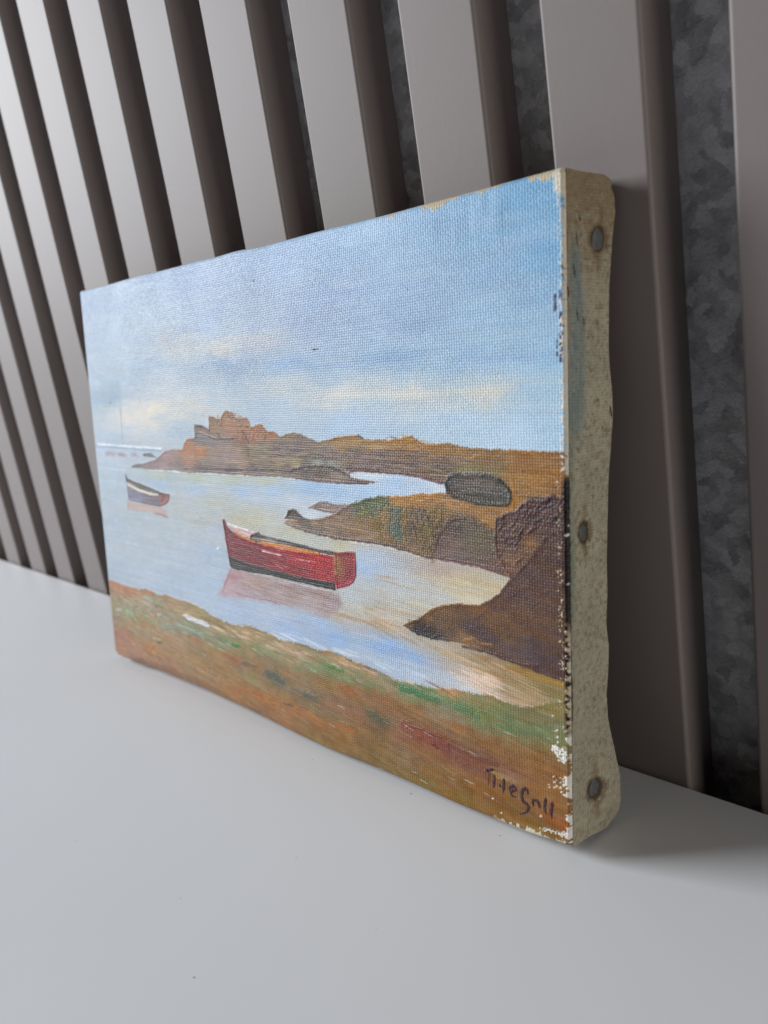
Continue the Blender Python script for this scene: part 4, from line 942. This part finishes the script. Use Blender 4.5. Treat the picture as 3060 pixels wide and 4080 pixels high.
def margin_colours(S, T, seed, kind):
    """S: mm from the front edge; T: mm along the edge"""
    base = np.ones(S.shape + (3,)) * np.array([188, 181, 160.])
    n1 = fbm(S * .12, T * .06, seed, 3) - .5
    base += n1[..., None] * np.array([26, 24, 18])
    n2 = fbm(S * 1.1, T * 1.1, seed + 5, 3)
    base += ((n2 - .5) * 34)[..., None]
    rust = sstep(.58, .76, fbm(S * 1.7, T * 1.4, seed + 9, 3)) * .34
    base = base * (1 - rust[..., None]) + np.array([128, 94, 56]) * rust[..., None]
    spot = sstep(.80, .86, vn(S * 1.5, T * 1.3, seed + 13)) * .35
    base = base * (1 - spot[..., None]) + np.array([92, 74, 52]) * spot[..., None]
    if kind == 'right':
        f = T / HM
        # the grubby top end
        g = sstep(.82, 1.0, f + (n2 - .5) * .25) * .65
        base = base * (1 - g[..., None]) + np.array([136, 112, 80]) * g[..., None]
        # sky-blue and sea-green drips beside the front edge
        b1 = np.exp(-((S - (3.6 + (1 - f) * 2 - 1.2 * sstep(.82, .6, f))) / (1.6 + 1.2 * sstep(.9, .7, f))) ** 2) * sstep(.93, .86, f) * sstep(.60, .70, f)
        b1 = np.clip(b1 * 1.2 + (n2 - .5) * .4 * (b1 > .1), 0, .55) * (.55 + .9 * vn(S * 2.2, T * .25, seed + 3))
        base = base * (1 - b1[..., None]) + np.array([112, 138, 146]) * b1[..., None]
        b2 = sstep(4.2, 1.2, S) * sstep(.72, .60, f) * sstep(.10, .35, f) * (.35 + n1 * 1.2)
        b2 = np.clip(b2, 0, .6)
        base = base * (1 - b2[..., None]) + np.array([116, 132, 118]) * b2[..., None]
        # brown fold line / bare fold / dark paint lapping over the edge
        e1 = sstep(2.3, 1.2, S + (n2 - .5) * 1.6) * sstep(.70, .74, f) * .5
        base = base * (1 - e1[..., None]) + np.array([168, 140, 106]) * e1[..., None]
        e4 = sstep(1.5, .9, S + (n2 - .5) * 1.4) * sstep(.79, .77, f) * sstep(.73, .75, f) * .9
        base = base * (1 - e4[..., None]) + np.array([206, 192, 176]) * e4[..., None]
        e2 = sstep(.9, .3, S + (n2 - .5) * 1.4) * sstep(.58, .56, f) * sstep(.19, .21, f) * .9
        base = base * (1 - e2[..., None]) + np.array([50, 38, 28]) * e2[..., None]
        e5 = sstep(1.7, 1.0, S + (n2 - .5) * .6) * sstep(.275, .265, f) * sstep(.20, .21, f) * .9
        base = base * (1 - e5[..., None]) + np.array([66, 50, 34]) * e5[..., None]
        e3 = sstep(1.4, .6, S + (n2 - .5) * 1.2) * sstep(.20, .185, f) * .8
        base = base * (1 - e3[..., None]) + np.array([206, 196, 184]) * e3[..., None]
        lowlight = sstep(.45, .05, f) * .35
        base = base * (1 - lowlight[..., None]) + np.array([176, 168, 146]) * lowlight[..., None]
        # pen flecks and a small tear
        for s0, t0, L_, wd in ((4.6, .805, 1.5, .22), (6.8, .797, 1.3, .2), (3.6, .865, 1.6, .3), (1.0, .838, 1.5, .4), (5.6, .938, .7, .3), (15.2, .665, 1.6, .3), (4.6, .908, 1.6, .22)):
            d = np.hypot((S - s0 - .25 * (t0 * HM - T)) / wd, (T - t0 * HM) / L_)
            k = sstep(1.1, .7, d) * .9
            base = base * (1 - k[..., None]) + np.array([44, 36, 38]) * k[..., None]
        # rust halo, darker inner ring and rust drips round each tack
        for s0, t0 in NAIL_ST:
            d = np.hypot(S - s0, T - t0) + (n2 - .5) * 2.2
            k = sstep(3.6, 2.3, d) * .5
            base = base * (1 - k[..., None]) + np.array([96, 72, 46]) * k[..., None]
            k2 = sstep(2.9, 2.4, np.hypot((S - s0) * 1.35, T - t0)) * .6
            base = base * (1 - k2[..., None]) + np.array([54, 46, 38]) * k2[..., None]
            drip = np.exp(-((S - s0 + (n2 - .5) * 1.5) / .8) ** 2) * sstep(0, 4, abs(T - t0)) * sstep(9, 4, abs(T - t0)) * .45
            base = base * (1 - drip[..., None]) + np.array([116, 86, 54]) * drip[..., None]
    return (lin(np.clip(base, 8, 245)) * 0.95).astype(np.float32)


NAIL_ST = [(11.6, .912 * HM), (7.1, .489 * HM), (9.2, .0755 * HM)]


def back_depth(t):
    """silhouette of the folded cloth on the right-hand side: extra bulge in mm by height fraction"""
    tt = [-.03, 0, .03, .08, .13, .18, .22, .30, .34, .43, .50, .585, .65, .70, .72, .755, .81, .85, .917, .95, .99, 1.02]
    bb = [2.0, 3.0, 3.6, 3.5, 1.9, .1, -.4, .7, 0, .05, .3, 1.2, 2.2, 2.2, 1.7, .9, .8, 1.1, 2.9, 3.9, 3.4, 2.6]
    return np.interp(t, tt, bb)


ns, nt_ = 70, 520
S_, T_ = np.meshgrid(np.linspace(0, 1, ns), np.linspace(0, 1, nt_))
# right margin: from the front fold back along the bar, over the back edge
sm = S_ * (D * 1000 + 3.0)                      # mm of cloth
bul = back_depth(T_) * 0.001
yb = np.minimum(sm * .001, D - .0012)
over_back = np.clip(sm * .001 - (D - .0012), 0, None)
fb = sstep(.25, 1.0, yb / D)
xr = .5 * W - .0009 * np.exp(-(sm / .55) ** 2) + bul * fb * .62 * sstep(0.0042, 0.0, over_back) - over_back * .75
low_end = sstep(.25, .05, T_)
yr = -D + .0009 * np.exp(-(sm / .3) ** 2) * 0 + yb + bul * fb * (.30 + .35 * low_end) * sstep(.30, .20, T_) + over_back * .35
# wavering, dented cloth
xr += (fbm(sm * .09, T_ * 9, 501, 3) - .5) * .0011 * fb
for s0, t0 in NAIL_ST:
    xr -= .0009 * np.exp(-((sm - s0) ** 2 + (T_ * HM - t0) ** 2) / 9.0)
zr = T_ * H
r_c = .0055
for b in (0, 1):                                # rounded back corners
    cyp = D - r_c
    czp = r_c if b == 0 else H - r_c
    dy = (yr + D) - cyp; dz = (zr - czp) * (-1 if b == 0 else 1)
    m = (dy > 0) & (dz > 0)
    f = np.where(m, np.maximum(dy, dz) / (np.hypot(dy, dz) + 1e-12), 1.0)
    zr = np.where(m, czp + (zr - czp) * f, zr)
    yr = np.where(m, -D + cyp + dy * f, yr)
# meet the front sheet's outline
blend = np.exp(-(sm / .8) ** 2)
zr = zr + blend * np.interp(T_[:, 0], gv[:, -1], (Zl[:, -1] - gv[:, -1] * H))[:, None]
xr = xr + blend * np.interp(T_[:, 0], gv[:, -1], (Xl[:, -1] - .5 * W))[:, None] * .9
yr = yr + blend * .0009
yr = np.minimum(yr, 0.0002 + .0026 * sstep(.30, .18, T_))
colr = margin_colours(sm, T_ * HM, 520, 'right')
obj('tacking_margin', grid_mesh('tacking_margin', np.stack([xr, yr, zr], -1), colr, np.stack([sm + 3, T_ * HM], -1)), M_CANVAS, painting,
    label='right tacking margin with steel tacks and rust stains')


def simple_margin(side):
    n1_, n2_ = 24, 260
    s, t = np.meshgrid(np.linspace(0, 1, n1_), np.linspace(0, 1, n2_))
    mm = s * (D * 1000 + 2.0)
    yb_ = np.minimum(mm * .001, D - .0008)
    ob = np.clip(mm * .001 - (D - .0008), 0, None)
    amp = (fbm(mm * .08, t * 7, 540 + len(side), 2) - .5) * .0009 * np.sin(np.pi * np.clip(yb_ / D, 0, 1))
    y = -D + yb_ + .0010 * np.exp(-(mm / .6) ** 2) + ob * .1
    if side == 'left':
        x = -.5 * W + .0002 + ob * .8 + amp; z = .0010 + t * (H - .0018)
        Lm = HM
    elif side == 'top':
        x = (t - .5) * (W - .0012); z = H - .0003 - ob * .8 + amp + np.interp(t, gu[0], Zl[-1] - H)
        Lm = WM
    else:
        r_ = .0012 + 0.0040 * sstep(.03, .12, t) * (1 - sstep(.30, .62, t))
        x = (t - .5) * (W - .003); z = .00035 + ob * .8 + np.abs(amp) * .3 + np.interp(t, gu[0], Zl[0]) * np.exp(-(mm / 4) ** 2)
        y = np.maximum(y, -D + r_ * s ** .0)
        Lm = WM
    col_ = margin_colours(mm, t * Lm, 560 + len(side), side)
    if side == 'top':       # a little sky paint laps over the top
        k = sstep(3.0, .5, mm + (fbm(mm, t * Lm * .4, 571) - .5) * 3)[..., None] * .7 * sstep(.8, .6, t)[..., None]
        col_ = col_ * (1 - k) + lin([182, 190, 204]) * .95 * k
    if side == 'bottom':
        k = sstep(6.0, 2.0, mm + (fbm(mm, t * Lm * .4, 573) - .5) * 4)[..., None] * .85
        col_ = col_ * (1 - k) + lin([150, 116, 80]) * .95 * k
    fl = side in ('top',)
    obj('tacking_margin', grid_mesh('tacking_margin', np.stack([x, y, z], -1), col_.astype(np.float32), np.stack([mm + 2, t * Lm], -1), flip=side in ('left', 'bottom')), M_CANVAS, painting)


for sd in ('left', 'top', 'bottom'):
    simple_margin(sd)

# wooden stretcher behind the cloth
bw = .030
for nm, b in (('stretcher_bar', (-.5 * W + .0015, .5 * W - .0015, -D + .0040, -.0010, .0012, bw)), ('stretcher_bar', (-.5 * W + .0015, .5 * W - .0015, -D + .0040, -.0010, H - bw, H - .0016)),
              ('stretcher_bar', (-.5 * W + .0015, -.5 * W + bw, -D + .0040, -.0010, bw + .0003, H - bw - .0003)), ('stretcher_bar', (.5 * W - bw, .5 * W - .0015, -D + .0040, -.0010, bw + .0003, H - bw - .0003))):
    obj(nm, bm_mesh(nm, box_bm(*b, .0008, 2)), M_WOOD, painting)

# tacks in the right-hand edge: slightly domed, irregular heads with a short shank
for i, (s0, t0) in enumerate(NAIL_ST):
    r = np.random.default_rng(40 + i)
    bm = bmesh.new()
    seg = 22
    rad = (.0027, .0023, .0025)[i]
    wob = 1 + .10 * np.interp(np.arange(seg) % seg, np.arange(0, seg + 1, 2), np.append(r.normal(0, 1, seg // 2), 0) * .6)
    rings = []
    for rr, h in ((.28, .00022), (.62, .00019), (.90, .00010), (1.0, -.00004), (.96, -.00030), (.35, -.00034), (.30, -.0050)):
        rings.append([bm.verts.new((h, rad * rr * wob[k] * math.cos(2 * math.pi * k / seg) * (.70 if i != 1 else .60), rad * rr * wob[k] * math.sin(2 * math.pi * k / seg))) for k in range(seg)])
    for a_, b_ in zip(rings[:-1], rings[1:]):
        for k in range(seg):
            bm.faces.new((a_[k], b_[k], b_[(k + 1) % seg], a_[(k + 1) % seg]))
    bm.faces.new(rings[0]); bm.faces.new(rings[-1][::-1])
    bmesh.ops.recalc_face_normals(bm, faces=bm.faces[:])
    nail = obj('tack', bm_mesh('tack', bm, True), M_STEEL, painting)
    # sit on the cloth
    jj = int(round(t0 / HM * (nt_ - 1))); ii = int(np.argmin(abs(sm[jj] - s0)))
    nail.location = (xr[jj, ii] + .00022, yr[jj, ii], zr[jj, ii])
    dxdy = (xr[jj, ii + 6] - xr[jj, ii - 6]) / (yr[jj, ii + 6] - yr[jj, ii - 6] + 1e-9)
    nail.rotation_euler = (0, (0.06, -.05, .04)[i], -math.atan(dxdy) * .7)

# ------------------------------------------------------------------ signature: thin raised brush lines on the canvas
SIG = [([(288, 372), (330, 362), (392, 354)], .36, 1), ([(318, 385), (316, 470), (312, 560)], .24, 0), ([(398, 425), (394, 500), (386, 592)], .33, 1), ([(455, 552), (472, 562), (480, 590)], .30, 1),
       ([(526, 470), (520, 560), (514, 662)], .36, 1), ([(608, 645), (594, 602), (630, 574), (668, 585), (688, 628), (640, 640), (612, 640), (624, 690), (650, 712), (692, 716)], .33, 1),
       ([(842, 690), (838, 626), (800, 606), (768, 640), (760, 715), (782, 790), (826, 806), (856, 852), (836, 908), (790, 926), (738, 938)], .36, 1),
       ([(945, 772), (915, 764), (900, 800), (925, 848)], .30, 1), ([(948, 764), (976, 790), (990, 830), (1000, 882)], .33, 1), ([(1082, 748), (1066, 850), (1070, 920), (1088, 962)], .33, 1), ([(1172, 800), (1156, 900), (1150, 960), (1164, 1034)], .36, 2)]


def surf(xm, ym):
    """canvas point for millimetre coordinates"""
    i = np.clip(xm / WM * (NX - 1), 0, NX - 1.001); j = np.clip(ym / HM * (NY - 1), 0, NY - 1.001)
    i0, j0 = int(i), int(j); a, b = i - i0, j - j0
    return (P[j0, i0] * (1 - a) + P[j0, i0 + 1] * a) * (1 - b) + (P[j0 + 1, i0] * (1 - a) + P[j0 + 1, i0 + 1] * a) * b


verts, faces, cols_, cl = [], [], [], []
srng = np.random.default_rng(77)
for ps, w_, ck in SIG:
    q = pts('S', ps)
    # resample smoothly
    seg_ = np.concatenate([[0], np.cumsum(np.hypot(*np.diff(q, axis=0).T))])
    n_ = max(8, int(seg_[-1] / .22))
    tt = np.linspace(0, seg_[-1], n_)
    qs = np.stack([np.interp(tt, seg_, q[:, 0]), np.interp(tt, seg_, q[:, 1])], 1)
    for _ in range(3):
        qs[1:-1] = (qs[:-2] + 2 * qs[1:-1] + qs[2:]) / 4
    tg = np.gradient(qs, axis=0); tg /= np.linalg.norm(tg, axis=1, keepdims=True) + 1e-9
    nr = np.stack([-tg[:, 1], tg[:, 0]], 1)
    base_i = len(verts)
    for k in range(n_):
        f = k / (n_ - 1)
        ww = w_ * 1.25 * (.45 + .55 * min(1, f * 6)) * (.35 + .65 * min(1, (1 - f) * 3.2)) * (1 + srng.normal(0, .16))
        c = np.array([(120, 76, 60), (70, 42, 46), (82, 40, 50)][ck]) + srng.normal(0, 7)
        for s_, up_ in ((-1, .02), (-.5, .07), (.5, .07), (1, .02)):
            m_ = qs[k] + nr[k] * ww * s_
            p_ = surf(*m_); verts.append((p_[0], p_[1] - up_ * .001, p_[2])); cl.append(m_)
            cols_.append(lin(np.clip(c * (1.12 if abs(s_) == 1 else 1), 0, 255)) * .95)
        if k:
            a_ = base_i + (k - 1) * 4
            for e_ in range(3):
                faces.append((a_ + e_, a_ + 4 + e_, a_ + 5 + e_, a_ + 1 + e_))
me = bpy.data.meshes.new('signature')
me.from_pydata(verts, [], faces)
a = me.color_attributes.new('paint', 'FLOAT_COLOR', 'POINT')
a.data.foreach_set('color', np.concatenate([np.array(cols_), np.ones((len(cols_), 1))], 1).astype(np.float32).reshape(-1))
a = me.attributes.new('cloth', 'FLOAT_VECTOR', 'POINT')
a.data.foreach_set('vector', np.concatenate([np.array(cl), np.zeros((len(cl), 1))], 1).astype(np.float32).reshape(-1))
me.shade_smooth()
obj('signature', me, M_PAINT, canvas, label='dark plum brush signature reading T. Le Gall')

# ------------------------------------------------------------------ dust specks on the table


def table_hit(px, py):
    d = rt * (px - 1530) / FPX + up * -(py - 2040) / FPX + fwd
    t = -CAM[2] / d[2]
    return CAM + d * t


bm = bmesh.new()
drng = np.random.default_rng(9)
for px, py, s in ((1637, 3163, .32), (1244, 3028, .30), (1992, 3330, .28), (773, 3895, .34), (720, 3580, .22), (300, 3350, .26), (1500, 3700, .18), (1180, 3420, .2), (980, 3100, .2)):
    p = table_hit(px, py)
    m = bmesh.ops.create_icosphere(bm, subdivisions=1, radius=s * .0005)
    for v in m['verts']:
        v.co = Vector((v.co.x * drng.uniform(.7, 1.5), v.co.y * drng.uniform(.6, 1.1), v.co.z * .5)) + Vector((p[0], p[1], s * .0002))
obj('dust', bm_mesh('dust', bm), M_DUST, None, kind='stuff', label='few tiny dark dust specks on the white table top', category='dust')
